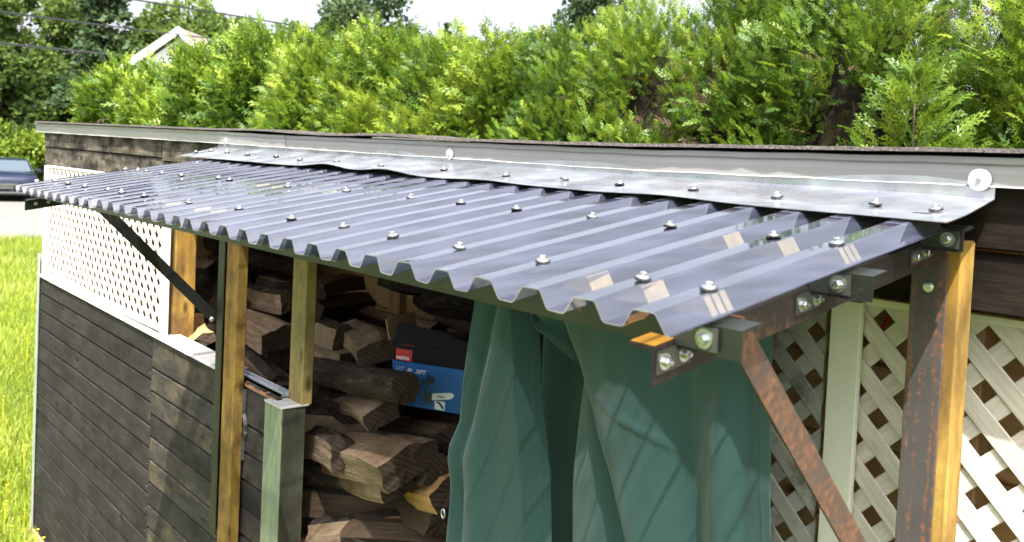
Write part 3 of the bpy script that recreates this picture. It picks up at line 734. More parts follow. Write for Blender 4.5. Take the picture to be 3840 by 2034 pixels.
# connection plates and bolts
def bolt(x, y, z, parent, r=0.0082):
    fnb = lambda a, b_, h: (x+h, y+a, z+b_)
    V, F = merge(lathe([(r, 0), (r, .0016), (r*.5, .0018)], 18, fnb), lathe([(r*.58, .0016), (r*.58, .006), (r*.45, .0068)], 6, fnb), lathe([(r*.28, .006), (r*.28, .010)], 8, fnb))
    return mk('bolt', V, F, M['zinc'], parent)
for yp in (-0.42, -0.19, 0.07):
    zz = -0.1165+(yp+0.452)*SL
    V, F = merge(cbox(2.3333, 2.3350, yp-0.030, yp+0.020, zz-0.026, zz-0.004, 0), cbox(2.3335, 2.382, yp-0.0045, yp-0.0025, cz(yp)-DEP-.026, cz(yp)-DEP-.004, 0))
    V = [(x, y, z+((y-yp)*SL if x < 2.3351 else 0)) for x, y, z in V]
    pt = mk('joining_plate', V, F, M['plate'], awn)
    for dy in (-0.020, 0.008): bolt(2.335, yp+dy, zz-0.015+dy*SL, pt)
    fy = lambda a, b_, h: (2.368+a, yp-0.0045-h, cz(yp)-DEP-0.015+b_)
    V, F = merge(lathe([(.0095, 0), (.0095, .0016), (.005, .0018)], 18, fy), lathe([(.0055, .0016), (.0055, .006), (.004, .0068)], 6, fy)); mk('bolt', V, F, M['zinc'], pt)
for dy in (0.028, 0.062): bolt(-0.045, -0.452+dy, -0.1255-0.015+dy*SL, armL, 0.011)
V, F = lathe([(.0075, 0), (.0075, .003), (.004, .0045)], 14, lambda a, b_, h: (2.312+a, .1455-h, -.094+b_)); mk('bolt', V, F, M['zinc'], awn)
V, F = lathe([(.0085, 0), (.0085, .002), (.005, .006)], 14, lambda a, b_, h: (0.018+h, .094+a, -.508+b_)); mk('bolt', V, F, M['zinc'], awn)
print('awning ok')

# ------------------------------------------------------------------ curtain
cur = thing('curtain', (1.7, 0.15, -1.9), 'draped dark green canvas curtain hanging under the awning in the shed opening', 'curtain')
def drape(name, L, R, zt, zb, yfn, nu=60, nv=90, label=None, L2=None):
    V = []; F = []; nu *= 2; nv *= 2; sd = len(name)+len(label or '')
    for j in range(nv+1):
        z = lerp(zt, zb, j/nv)
        xl = pl([(-p[1], p[0]) for p in L], -z); xr = pl([(-p[1], p[0]) for p in R], -z)
        for i in range(nu+1):
            u = i/nu; x = lerp(xl, xr, u); V.append((x, yfn(u, x, z)+0.011*abs(noise.noise((x*5+z*1.5+sd, z*3.5-x*2, sd)))+0.004*abs(noise.noise((x*16-z*6, z*9+sd, 3)))-(0.0016 if (0.03 < u < 0.036 or 0.958 < u < .964) else 0), z))
    for j in range(nv):
        for i in range(nu): a = j*(nu+1)+i; F.append([a, a+nu+1, a+nu+2, a+1])
    o = mk(name, V, F, M['fabric'], cur, True, org=(1.7, .15, -1.0))
    md = o.modifiers.new('solid', 'SOLIDIFY'); md.thickness = 0.0015
    if label: o['label'] = label
    return o
g = lambda x, c, s: math.exp(-((x-c)/s)**2)
def y1(u, x, z):
    y = 0.135
    fold = 1.395-(z+0.25)*-0.10            # ridge running down-left
    rx = lerp(1.395, 1.305, min(1, max(0, (-z-0.25)/0.36)))
    y -= 0.022*g(x, rx+0.055, 0.045)*(1 if z < -.2 else .6)
    y += 0.016*g(x, rx, 0.018)
    y += 0.050*max(0, u-0.86)/0.14
    y -= 0.018*g(z, -0.62, 0.05)*g(x, 1.285, 0.03)
    y -= 0.012*g(x, 1.47, .05)*g(z, -.45, .12)
    return y+0.004*noise.noise((x*12, z*3, 0))
drape('curtain_fold', [(1.335, -.02), (1.329, -.247), (1.315, -.341), (1.300, -.433), (1.293, -.532), (1.262, -.594), (1.270, -.665), (1.262, -.817), (1.25, -1.9)],
      [(1.480, -.02), (1.484, -.224), (1.495, -.309), (1.508, -.397), (1.528, -.506), (1.555, -.714), (1.60, -1.9)], -0.02, -1.9, y1, label='left gathered fold of the green curtain')
def y2(u, x, z): return 0.46+0.03*math.sin(u*3.1)+0.01*math.sin(x*30)
drape('curtain_fold', [(1.22, -.02), (1.20, -1.9)], [(1.70, -.02), (1.78, -1.9)], -0.02, -1.9, y2, 30, 30, label='shadowed fold at the back of the green curtain')
def y3(u, x, z):
    y = 0.120
    y += 0.045*math.exp(-u/0.05)
    d = (-z-0.1)
    y -= 0.020*g(x, 1.74+0.16*d, 0.07)
    y += 0.016*g(x, 1.90+0.10*d, 0.035)
    y -= 0.026*g(x, 2.005+0.03*d, 0.030)*min(1, max(0, (d-0.05)*4))
    y += 0.006*g(x, 2.05, 0.012)
    y -= 0.006*g(z, -0.40-0.25*(x-1.8), 0.006)*g(x, 1.85, .09)
    return y+0.006*noise.noise((x*7+2, z*4, 0))+0.003*noise.noise((x*20, z*9, 4))
drape('curtain_fold', [(1.552, -.02), (1.563, -.213), (1.577, -.243), (1.635, -.338), (1.696, -.447), (1.754, -.544), (1.804, -.626), (1.90, -.80), (2.02, -1.2), (2.05, -1.9)],
      [(2.083, -.02), (2.086, -.222), (2.104, -.521), (2.12, -1.9)], -0.02, -1.9, y3, 90, 120, label='wide right hand fold of the green curtain')
def y4(u, x, z): return 0.158+0.05*math.exp(-u/0.08)-0.014*g(u, .45, .2)+0.01*u
drape('curtain_fold', [(1.645, -.20), (1.634, -.323), (1.609, -.446), (1.594, -.569), (1.595, -.699), (1.60, -1.9)], [(1.72, -.20), (1.75, -.42), (1.86, -.626), (1.98, -.8), (2.08, -1.2), (2.10, -1.9)], -0.30, -1.9, y4, 50, 80, label='lower fold tucked behind the wide right one')
# pocket loop hanging in the gap
V = []; F = []; n = 24
for k in range(n+1):
    t = k/n; x = lerp(1.492, 1.60, t); zlo = -0.285-0.03*math.sin(t*math.pi)**0.7+0.0*t; yy = 0.150-0.02*math.sin(t*math.pi)+0.035*t
    zlo = pl([(0, -.238), (.12, -.282), (.3, -.288), (.55, -.300), (1, -.345)], t)
    ztop = pl([(0, -.232), (.12, -.255), (.3, -.262), (.6, -.238), (1, -.20)], t)
    for j in range(7): s = j/6; V.append((x, yy+0.02*math.sin(s*math.pi), lerp(ztop, zlo, s)))
for k in range(n):
    for j in range(6): a = k*7+j; F.append([a, a+1, a+8, a+7])
o = mk('curtain_hem_loop', V, F, M['fabric'], cur, True); md = o.modifiers.new('s', 'SOLIDIFY'); md.thickness = 0.0015
# brass grommet at the lower left edge
V = []; F = []
for a in range(16):
    for b_ in range(6):
        th, ph = a/16*2*math.pi, b_/6*2*math.pi; R_, r_ = .010, .0025
        V.append((1.272+(R_+r_*math.cos(ph))*math.cos(th)*.6, .118+r_*math.sin(ph), -.745+(R_+r_*math.cos(ph))*math.sin(th)))
        F.append([a*6+b_, ((a+1) % 16)*6+b_, ((a+1) % 16)*6+(b_+1) % 6, a*6+(b_+1) % 6])
mk('grommet', V, F, M['zinc'], cur, True)

# ------------------------------------------------------------------ firewood
def log_mesh(name, L, r, kind, seed, mats, thr=.25):
    random.seed(seed); n = 28; seg = 14
    base = []
    if kind == 'round': ang = [2*math.pi*i/n for i in range(n)]; base = [(r*math.cos(a), r*math.sin(a), 0) for a in ang]
    else:
        if kind == 'wedge': poly = [(-1.0, -.75), (1.05, -.6), (.65, .25), (.1, .8), (-.55, .55)]; ty = [1, 1, 0, 0, 1]
        elif kind == 'slab': poly = [(-1.15, -.5), (1.1, -.55), (1.2, .2), (.3, .62), (-1.05, .5)]; ty = [1, 0, 1, 1, 1]
        else: poly = [(-.8, -.8), (.85, -.75), (.95, .5), (.1, .85), (-.9, .6)]; ty = [0, 1, 1, 1, 0]
        poly = [(x*r*random.uniform(.88, 1.12), y*r*random.uniform(.88, 1.12)) for x, y in poly]
        per = 6
        for i in range(5):
            a, b = poly[i], poly[(i+1) % 5]
            for k in range(per):
                t = k/per; base.append((lerp(a[0], b[0], t), lerp(a[1], b[1], t), ty[i]))
        n = len(base)
    V = []; F = []; FM = []
    bow = random.uniform(-.02, .02); bow2 = random.uniform(-.012, .012)
    for j in range(seg+1):
        z = lerp(-L/2, L/2, j/seg); tw = .12*(j/seg-.5)
        for i in range(n):
            x, y, t_ = base[i]; isb = (kind == 'round') or t_ == 0
            nz = noise.noise((x*60+seed, y*60, z*5)); nb = noise.noise((x*40+seed, y*40, z*25))
            d = 1+(0.13*nb if isb else 0.09*nz)
            zz = z
            if j in (0, seg): zz += 0.014*noise.noise((x*22+seed*3, y*22, 4*(j+1)))
            x2 = (x*math.cos(tw)-y*math.sin(tw))*d+bow*(1-(2*z/L)**2); y2_ = (x*math.sin(tw)+y*math.cos(tw))*d+bow2*(1-(2*z/L)**2)
            V.append((x2, y2_, zz))
    for j in range(seg):
        for i in range(n):
            F.append([j*n+i, j*n+(i+1) % n, (j+1)*n+(i+1) % n, (j+1)*n+i])
            e = (base[(i+1) % n][0]-base[i][0], base[(i+1) % n][1]-base[i][1]); up_n = -e[0]/max(1e-6, math.hypot(*e))   # lower faces take dark bark, painting in their shade
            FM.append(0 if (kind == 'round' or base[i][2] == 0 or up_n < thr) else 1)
    for j, fl in ((0, True), (seg, False)):
        c = len(V); V.append((bow*0, 0, (-L/2 if j == 0 else L/2)))
        for i in range(n):
            f = [j*n+i, j*n+(i+1) % n, c]; F.append(f[::-1] if fl else f); FM.append(2)
    me = bpy.data.meshes.new(name); me.from_pydata(V, [], F)
    for m in mats: me.materials.append(m)
    me.polygons.foreach_set('material_index', FM); me.update(); return me
def place_log(me, p0, p1, roll, label, group):
    p0, p1 = Vector(p0), Vector(p1); d = (p1-p0).normalized()
    q = d.to_track_quat('Z', 'Y'); o = bpy.data.objects.new('firewood_log', me); COL.objects.link(o)
    R3 = q.to_matrix(); upv = R3.transposed() @ Vector((0, 0, 1)); a0 = math.atan2(upv.y, upv.x)-math.pi/2   # local Y points up
    o.rotation_mode = 'QUATERNION'; o.rotation_quaternion = q @ Matrix.Rotation(a0+roll, 3, 'Z').to_quaternion()
    o.location = (p0+p1)/2; tag(o, label, 'firewood', group); return o
LG = 'split firewood stacked in the shed'
LOGS = [
("A", [-0.693, 0.5, -0.658], [-0.121, 0.42, -0.626], 0.068, 'slab', 'split', 0.15, 'large pale split log between the two middle posts, its cut end facing right'),
("bark", [0.059, 0.42, -0.702], [0.757, 0.36, -0.607], 0.046, 'round', 'split', 0, 'long round log with grey bark reaching over to the blue box'),
("r3", [0.05, 0.60, -0.578], [0.518, 0.42, -0.552], 0.058, 'slab', 'split', 0.25, 'ragged pale plank of split wood leaning against the left side of the box'),
("r4", [-0.295, 0.62, -0.604], [0.185, 0.5, -0.575], 0.06, 'wedge', 'split', 0.1, 'pale split log just right of the knotty yellow post'),
("dk5", [-0.082, 0.5, -0.456], [-0.461, 0.9, -0.487], 0.05, 'slab', 'split_d', 0, 'dark slab with a pointed end lying highest on the pile'),
("dk6", [-0.076, 0.5, -0.528], [-0.359, 0.9, -0.568], 0.055, 'quarter', 'split_d', 0.3, 'dark log under the pointed slab near the back wall'),
("curv8", [-0.596, 0.45, -0.74], [-0.008, 0.36, -0.758], 0.048, 'wedge', 'split', 0.5, 'curved grey split log sloping down towards the metal rail'),
("dkend10", [-0.90, 0.6, -0.784], [-0.175, 0.44, -0.716], 0.055, 'quarter', 'split', -0.2, 'split log with a black cut end below the large pale one'),
("orange", [-0.90, 0.40, -0.684], [-0.545, 0.30, -0.700], 0.045, 'slab', 'split_o', 0.5, 'torn orange splinter of wood in the sun beside the wide golden post'),
("pale11", [-1.535, 0.62, -0.804], [-0.946, 0.55, -0.741], 0.05, 'wedge', 'split', 0.2, 'dim pale log seen past the wide golden post'),
("r12", [0.171, 0.5, -0.798], [0.639, 0.36, -0.714], 0.050, 'slab', 'split', 0.35, 'short split log with a ragged end under the round bark log'),
("r13", [0.20, 0.31, -0.828], [0.34, 0.66, -0.850], 0.055, 'wedge', 'split', 0.1, 'split log pointing inward above the dark corner post side'),
("r14", [0.166, 0.36, -0.915], [0.537, 0.3, -0.840], 0.060, 'wedge', 'split', 0.2, 'pinkish split log with a dark end, left of the thick block'),
("big15", [0.338, 0.42, -0.903], [0.83, 0.33, -0.797], 0.078, 'slab', 'split', 0.35, 'thick pale block of wood, the widest in the lower pile'),
("bk16", [0.18, 0.34, -1.0], [0.50, 0.46, -0.985], 0.050, 'round', 'split', 0, 'dark bark covered log below the pinkish one'),
("r17", [0.397, 0.42, -0.966], [0.792, 0.32, -0.872], 0.045, 'slab', 'split', 0.3, 'small pale log wedged beneath the thick block'),
("r18", [0.20, 0.32, -1.082], [0.52, 0.5, -1.048], 0.052, 'wedge', 'split_d', 0.1, 'brown log with one pale edge low in the pile'),
("r19", [0.38, 0.30, -1.14], [0.78, 0.50, -1.01], 0.058, 'wedge', 'split', -0.1, 'long log low in the pile with a narrow pale top face'),
("or20", [0.618, 0.52, -0.958], [0.925, 0.4, -0.857], 0.055, 'slab', 'split_o', 0.6, 'orange brown log beside the lower left edge of the curtain'),
("dk21", [0.334, 0.6, -0.883], [0.802, 0.5, -0.771], 0.06, 'quarter', 'split_d', 0.2, 'dark log directly under the blue box'),
("dk22", [0.363, 0.7, -0.85], [0.665, 0.62, -0.795], 0.05, 'round', 'split_d', 0.0, 'dark bark log behind the one under the box'),
("red23", [0.25, 0.3, -1.206], [0.42, 0.4, -1.229], 0.06, 'wedge', 'split_o', 0.2, 'reddish log at the very bottom beside the corner post'),
("dk24", [0.61, 0.5, -0.888], [0.858, 0.42, -0.82], 0.06, 'wedge', 'split_d', 0.0, 'dark log behind the thick block near the curtain'),
("m25", [0.55, 0.32, -1.10], [0.86, 0.5, -1.05], 0.06, 'quarter', 'split_d', 0.3, 'dark log at the bottom close to the curtain'),
("r26", [0.443, 0.5, -1.059], [0.903, 0.4, -0.946], 0.055, 'wedge', 'split_d', -0.2, 'dark split log between the orange one and the long low one'),
("l27", [-0.964, 0.7, -0.591], [-0.426, 0.6, -0.542], 0.055, 'wedge', 'split', 0.3, 'pale edged log behind the large pale one'),
("l28", [-1.42, 0.75, -0.707], [-0.812, 0.65, -0.637], 0.06, 'slab', 'split_d', 0.1, 'dark log left of the middle steel angle'),
("l33", [-0.02, 0.62, -0.645], [0.36, 0.52, -0.650], 0.05, 'wedge', 'split_d', 0.0, 'dark log in the gap below the ragged plank'),
("l34", [-0.127, 0.55, -0.681], [0.263, 0.5, -0.639], 0.055, 'slab', 'split', 0.0, 'tan log end right behind the knotty yellow post'),
("l35", [-0.37, 0.4, -0.808], [0.054, 0.35, -0.791], 0.05, 'quarter', 'split_d', 0.3, 'dark log just behind the metal rail'),
("l36", [0.005, 0.5, -0.808], [0.308, 0.45, -0.786], 0.05, 'round', 'split_d', 0, 'bark log hidden under the long round one'),
]
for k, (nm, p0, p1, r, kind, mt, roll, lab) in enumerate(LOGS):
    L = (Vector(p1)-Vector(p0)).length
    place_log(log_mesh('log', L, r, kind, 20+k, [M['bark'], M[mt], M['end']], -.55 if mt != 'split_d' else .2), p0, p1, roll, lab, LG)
random.seed(21)
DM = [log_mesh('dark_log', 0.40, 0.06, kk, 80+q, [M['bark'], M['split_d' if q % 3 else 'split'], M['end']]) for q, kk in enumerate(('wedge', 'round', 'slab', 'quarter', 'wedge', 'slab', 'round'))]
def filler(x, y, z, yaw, lab, grp):
    d = Vector((math.cos(yaw), math.sin(yaw), random.uniform(-.08, .08)))*0.2; c = Vector((x, y, z))
    place_log(random.choice(DM), c-d, c+d, random.uniform(-.5, .5), lab, grp)
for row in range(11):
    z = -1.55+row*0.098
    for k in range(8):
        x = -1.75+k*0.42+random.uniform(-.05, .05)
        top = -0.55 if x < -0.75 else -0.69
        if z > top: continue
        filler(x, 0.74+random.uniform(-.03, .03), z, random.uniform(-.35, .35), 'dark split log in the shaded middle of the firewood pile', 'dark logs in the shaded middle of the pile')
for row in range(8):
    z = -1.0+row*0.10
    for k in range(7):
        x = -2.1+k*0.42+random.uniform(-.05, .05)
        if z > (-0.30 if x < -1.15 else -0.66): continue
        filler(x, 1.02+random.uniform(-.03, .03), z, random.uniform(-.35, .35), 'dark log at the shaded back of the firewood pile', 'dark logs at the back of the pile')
# gnarled bark pieces above the box
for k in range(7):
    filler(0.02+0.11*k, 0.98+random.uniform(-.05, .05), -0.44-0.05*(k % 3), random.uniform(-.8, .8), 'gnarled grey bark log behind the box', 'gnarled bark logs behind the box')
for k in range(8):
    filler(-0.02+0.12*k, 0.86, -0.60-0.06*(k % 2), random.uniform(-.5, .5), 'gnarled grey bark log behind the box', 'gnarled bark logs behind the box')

# ------------------------------------------------------------------ chainsaw box
P0 = Vector((0.545, 0.45, -0.71)); ang = math.atan2(.447, .894)
bx = thing('cardboard_box', tuple(P0), 'blue and black box with a chainsaw picture, standing on the logs beside the curtain', 'box')
bx.rotation_euler = (0, 0, ang)
def bpart(name, V, F, mat, parent=None, label=None):
    me = bpy.data.meshes.new(name); me.from_pydata([tuple(v) for v in V], [], F); me.materials.append(mat); me.update()
    o = bpy.data.objects.new(name, me); COL.objects.link(o); o.parent = parent or bx
    if label: o['label'] = label
    return o
M['card_blue'] = painted('blue_printed_card', (0.020, 0.11, 0.34), 0.5, 0.15, spec=0.3)
M['card_black'] = painted('black_printed_card', (0.008, 0.009, 0.013), 0.6, spec=0.15)
M['card_brown'] = painted('brown_card', (0.30, 0.21, 0.13), 0.8)
M['print_red'] = painted('red_print', (0.50, 0.02, 0.03), 0.4)
M['print_white'] = painted('white_print', (0.75, 0.78, 0.82), 0.4)
M['print_grey'] = painted('pale_blue_print', (0.45, 0.58, 0.75), 0.4)
M['print_dark'] = painted('dark_print', (0.02, 0.03, 0.06), 0.4)
V, F = cbox(0, 0.42, 0, 0.20, 0, 0.134, .0015); fixn(bpart('blue_side', V, F, M['card_blue']))
V, F = cbox(0, 0.42, 0, 0.20, 0.1345, 0.188, .0015); fixn(bpart('black_band', V, F, M['card_black']))
V, F = prism([(0, .1885), (.42, .1885), (.42, .195), (.30, .205), (.14, .236), (0, .246)], .003, lambda u, v, w_: (u, .002+w_+(v-.1885)*.5, v)); fixn(bpart('open_flap', V, F, M['card_black']))
V, F = cbox(-.004, 0, .01, .19, .12, .255, 0); V = [(x-(z-.12)*.25, y, z) for x, y, z in V]; bpart('side_flap', V, F, M['card_brown'])
def rectp(name, x0, x1, z0, z1, mat, d=.0006, y=-.0002):
    V, F = cbox(x0, x1, y-d, y, z0, z1, 0); return fixn(bpart(name, V, F, mat))
rectp('red_tag', .012, .068, .137, .172, M['print_red']); rectp('red_tag', .262, .318, .137, .172, M['print_red'])
rectp('flap_red_patch', .03, .075, .186, .187, M['print_red'])
def textp(txt, x, z, size, mat, shear=.25, y=-.0012, name='print'):
    cu = bpy.data.curves.new('t', 'FONT'); cu.body = txt; cu.size = size; cu.shear = shear; cu.extrude = .0002; cu.offset = size*.02
    to = bpy.data.objects.new('t', cu); COL.objects.link(to)
    dg = bpy.context.evaluated_depsgraph_get(); dg.update()
    me = bpy.data.meshes.new_from_object(to.evaluated_get(dg)); bpy.data.objects.remove(to)
    me.materials.clear(); me.materials.append(mat)
    o = bpy.data.objects.new(name, me); COL.objects.link(o); o.parent = bx; o.location = (x, y, z); o.rotation_euler = (math.pi/2, 0, 0); return o
textp('makita', .013, .141, .017, M['print_white'], 0, name='brand_lettering'); textp('makita', .263, .141, .017, M['print_white'], 0, name='brand_lettering')
textp('LXT', .012, .107, .016, M['print_grey'], .3, name='lettering'); textp('BL. XPT', .052, .103, .019, M['print_white'], .3, name='lettering')
textp('Cordless Chain Saw', .010, .088, .0065, M['print_grey'], 0, name='lettering'); textp('Tronconneuse sans fil', .010, .079, .0065, M['print_grey'], 0, name='lettering')
# chainsaw picture: flat print shapes
def pprint_(name, poly, mat, y=-.0008):
    V, F = prism(poly, -.0005, lambda u, v, w_: (u, y+w_, v)); return fixn(bpart(name, V, F, mat))
barp = [(.142, .030), (.20, .040), (.212, .046), (.216, .054), (.210, .060), (.198, .060), (.142, .050)]
pprint_('printed_guide_bar', barp, M['print_white'])
textp('makita', .158, .042, .010, M['print_dark'], .1, y=-.0018, name='brand_lettering')
pprint_('printed_saw_body', [(.112, .018), (.142, .020), (.144, .052), (.116, .050)], M['print_dark'])
pprint_('printed_saw_body', [(.118, .050), (.132, .078), (.146, .078), (.148, .100), (.130, .104), (.126, .112), (.122, .098), (.112, .082), (.104, .092), (.100, .090), (.106, .074), (.122, .076), (.112, .050)], M['print_dark'], -.0010)
rectp('small_picture', .152, .186, -.0+.004, .034-.004, M['print_white']); pprint_('small_picture_motif', [(.156, .026), (.166, .022), (.180, .006), (.184, .012), (.172, .026), (.160, .030)], M['print_dark'], -.0012)
print('box ok')

# ------------------------------------------------------------------ foliage helpers
def spray_template(nb, sub, length, width, seed):
    """flat cedar spray in local XY plane, stem along +Y"""
    rs = np.random.RandomState(seed); V = []; T = []
    def blade(p, a, L, w_):
        d = np.array([math.cos(a), math.sin(a)]); nrm = np.array([-d[1], d[0]]); k = len(V); zb = rs.uniform(-.1, .1)*L
        for q in (p, p+d*L*.45+nrm*w_/2, p+d*L, p+d*L*.45-nrm*w_/2): V.append((q[0], q[1], 0))
        V[k+2] = (V[k+2][0], V[k+2][1], zb)
        T.append((k, k+1, k+2, k+3))
    blade(np.array([0, 0.]), math.pi/2, length, width*.9)
    for k in range(nb):
        t = (k+.6)/nb; p = np.array([0, length*t*.92]); s = 1 if k % 2 else -1
        bl = length*(.40*(1-t)**.6+.10)*rs.uniform(.55, 1.25); a = math.pi/2-s*rs.uniform(.45, .80)
        blade(p, a, bl, width)
        d = np.array([math.cos(a), math.sin(a)])
        for q in range(sub):
            tt = (q+.7)/(sub+.3); ss = 1 if q % 2 else -1
            blade(p+d*bl*tt*.85, a+ss*.7, bl*.42*(1.1-tt*.6), width*.85)
    V = np.array(V, np.float32); V[:, 2] -= (V[:, 1]**2)*2.2+(V[:, 0]**2)*1.5
    return V, np.array(T, np.int32)
def scatter(name, tpls, pos, dirs, scales, tones, mat, parent, org, smooth=False):
    """place one template per point, +Y along dirs, random roll; tone per spray"""
    N = len(pos); Y = dirs/np.linalg.norm(dirs, axis=1, keepdims=True)
    A = np.random.normal(size=(N, 3)); X = np.cross(Y, A); X /= np.linalg.norm(X, axis=1, keepdims=True); Z = np.cross(X, Y)
    VV = []; FF = []; TT = []; off = 0; which = np.random.randint(0, len(tpls), N)
    for q, (tv, tf) in enumerate(tpls):
        m = which == q; n = m.sum()
        if n == 0: continue
        B = np.stack([X[m], Y[m], Z[m]], axis=1)           # n,3(basis),3
        P = np.einsum('vk,nkc->nvc', tv, B)*scales[m][:, None, None]+pos[m][:, None, :]
        VV.append(P.reshape(-1, 3)); f = tf[None]+(np.arange(n)*len(tv))[:, None, None]+off; FF.append(f.reshape(-1, tf.shape[1]))
        TT.append(np.repeat(np.clip(tones[m], 0, 1), len(tv))); off += n*len(tv)
    V = np.concatenate(VV)-np.array(org, np.float32); F = np.concatenate(FF); T = np.concatenate(TT).astype(np.float32)
    me = mesh_np(name, V, F4=F if F.shape[1] == 4 else None, F3=F if F.shape[1] == 3 else None, smooth=smooth)
    at = me.attributes.new('tone', 'FLOAT', 'POINT'); at.data.foreach_set('value', T); me.materials.append(mat)
    o = bpy.data.objects.new(name, me); link(o, parent, org); return o
SP_N = [spray_template(9, 3, 0.15, 0.0085, s) for s in (1, 2, 3)]
SP_M = [spray_template(7, 2, 0.16, 0.012, s) for s in (4, 5)]
SP_F = [spray_template(6, 0, 0.19, 0.022, s) for s in (6, 7)]
M['heart'] = painted('crown_gap_shade', (0.014, 0.012, 0.008), 0.95, 0.5, 40, 1.0, 0, (0.06, 0.038, 0.026), 30, 0.30, spec=0.05)  # near-black colour with brown flecks, painting shade into the crown gaps
# ------------------------------------------------------------------ cedar hedge, shrub by shrub
def trunk_mesh(x, y, z0, z1, r0, r1, bend=.1, seg=8, n=9, seed=0):
    V = []; F = []
    for k in range(n+1):
        t = k/n; cx = x+bend*noise.noise((seed, t*2, 0)); cyy = y+bend*noise.noise((seed, t*2, 9)); r = lerp(r0, r1, t)
        V += [(cx+r*math.cos(2*math.pi*i/seg), cyy+r*math.sin(2*math.pi*i/seg), lerp(z0, z1, t)) for i in range(seg)]
    for k in range(n):
        for i in range(seg): F.append([k*seg+i, k*seg+(i+1) % seg, (k+1)*seg+(i+1) % seg, (k+1)*seg+i])
    F += [list(range(seg))[::-1], list(range(n*seg, (n+1)*seg))]; return V, F
def cedar(x, y, top, rad, lab, tpls, dens, size, seed, zmin=-0.35, shade=0.0, brown=0.0):
    rs = np.random.RandomState(seed); np.random.seed(seed)
    t = thing('cedar', (x, y, GZ), lab, 'cedar', 'cedars of the hedge behind the shed')
    V, F = trunk_mesh(x, y, GZ, top-.25, .05, .012, .12, seed=seed); mk('trunk', V, F, M['trunk'], t, True)
    # lumps: boughs reaching out and up
    nb = int((25 if tpls is SP_N else 30)*rad/.6); bo = []
    H = top-zmin
    for k in range(nb):
        a = rs.uniform(0, 2*math.pi); h = zmin-.1+(H+.02)*(rs.uniform(0, 1)**.85); tt = (h-zmin)/H
        rr = rad*(1-max(0, tt-.45)**1.6*1.6)*rs.uniform(.72, 1.12)
        bo.append((x+rr*math.cos(a)*.80, y+rr*math.sin(a)*.80, h, math.cos(a), math.sin(a), rs.uniform(.13, .24), rs.uniform(-.22, .22)))
    bo.append((x, y, top-.12, 0, 0, .15, .1)); bo.append((x+.08, y, top-.3, 0.3, 0, .2, .1))
    pos = []; dr = []; sc_ = []; tn = []
    for (bx_, by_, bz_, ca, sa, br, tone) in bo:
        if by_ > y+rad*.35: continue
        n = int(dens*(br/.18)**2)
        d = rs.normal(size=(n, 3)); d /= np.linalg.norm(d, axis=1, keepdims=True)
        rr = br*rs.uniform(.35, 1.12, n)**.6
        p = d*rr[:, None]*np.array([1, 1, 1.35])+np.array([bx_, by_, bz_])
        pos.append(p); dr.append(d*.55+np.array([ca*.6, sa*.6, .75])+rs.normal(size=(n, 3))*.28)
        sc_.append(rs.uniform(.6, 1.25, n)*size); tn.append((.50 if tpls is SP_N else .62)+tone+rs.normal(size=n)*.21+.10*(d[:, 2]))
    pos = np.concatenate(pos); dr = np.concatenate(dr); sc_ = np.concatenate(sc_); tn = np.concatenate(tn)
    n = 9   # leading shoots that stick out of the top
    pos = np.concatenate([pos, np.stack([x+rs.uniform(-rad*.7, rad*.7, n), y+rs.uniform(-.3, .2, n), top-.12+rs.uniform(-.16, .08, n)], 1)])
    dr = np.concatenate([dr, np.stack([rs.normal(size=n)*.25, rs.normal(size=n)*.2, np.ones(n)], 1)])
    sc_ = np.concatenate([sc_, rs.uniform(1.2, 2.0, n)*size]); tn = np.concatenate([tn, .6+rs.normal(size=n)*.15])
    scatter('foliage', tpls, pos, dr, sc_, tn, M['cedar'], t, (x, y, .3))['kind'] = 'stuff'
    # near-black core added inside the crown so its gaps look shaded
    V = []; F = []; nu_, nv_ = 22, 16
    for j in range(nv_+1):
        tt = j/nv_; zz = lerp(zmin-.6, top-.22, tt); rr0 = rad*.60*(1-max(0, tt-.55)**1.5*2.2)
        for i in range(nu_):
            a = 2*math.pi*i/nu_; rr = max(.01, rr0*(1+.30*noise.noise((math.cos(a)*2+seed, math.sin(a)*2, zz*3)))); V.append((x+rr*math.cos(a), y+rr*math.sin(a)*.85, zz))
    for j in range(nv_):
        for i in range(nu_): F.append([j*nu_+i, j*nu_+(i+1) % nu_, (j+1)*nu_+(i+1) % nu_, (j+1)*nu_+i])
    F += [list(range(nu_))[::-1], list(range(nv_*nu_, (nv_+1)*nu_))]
    mk('crown_shade_core', V, F, M['heart'], t, True)
    # inner dead twigs
    n = int(120+420*brown); a = rs.uniform(0, 6.28, n); q = rs.uniform(.15, .78, n)*rad
    pos = np.stack([x+q*np.cos(a), y+q*np.sin(a)*.8, rs.uniform(zmin-.2, top-.25, n)], 1); dr = np.stack([np.cos(a), np.sin(a), rs.uniform(-.2, .8, n)], 1)
    scatter('inner_twigs', SP_M, pos, dr, rs.uniform(.7, 1.3, n)*size*1.2, rs.uniform(0, 1, n), M['cedar_brown'], t, (x, y, 0))['kind'] = 'stuff'
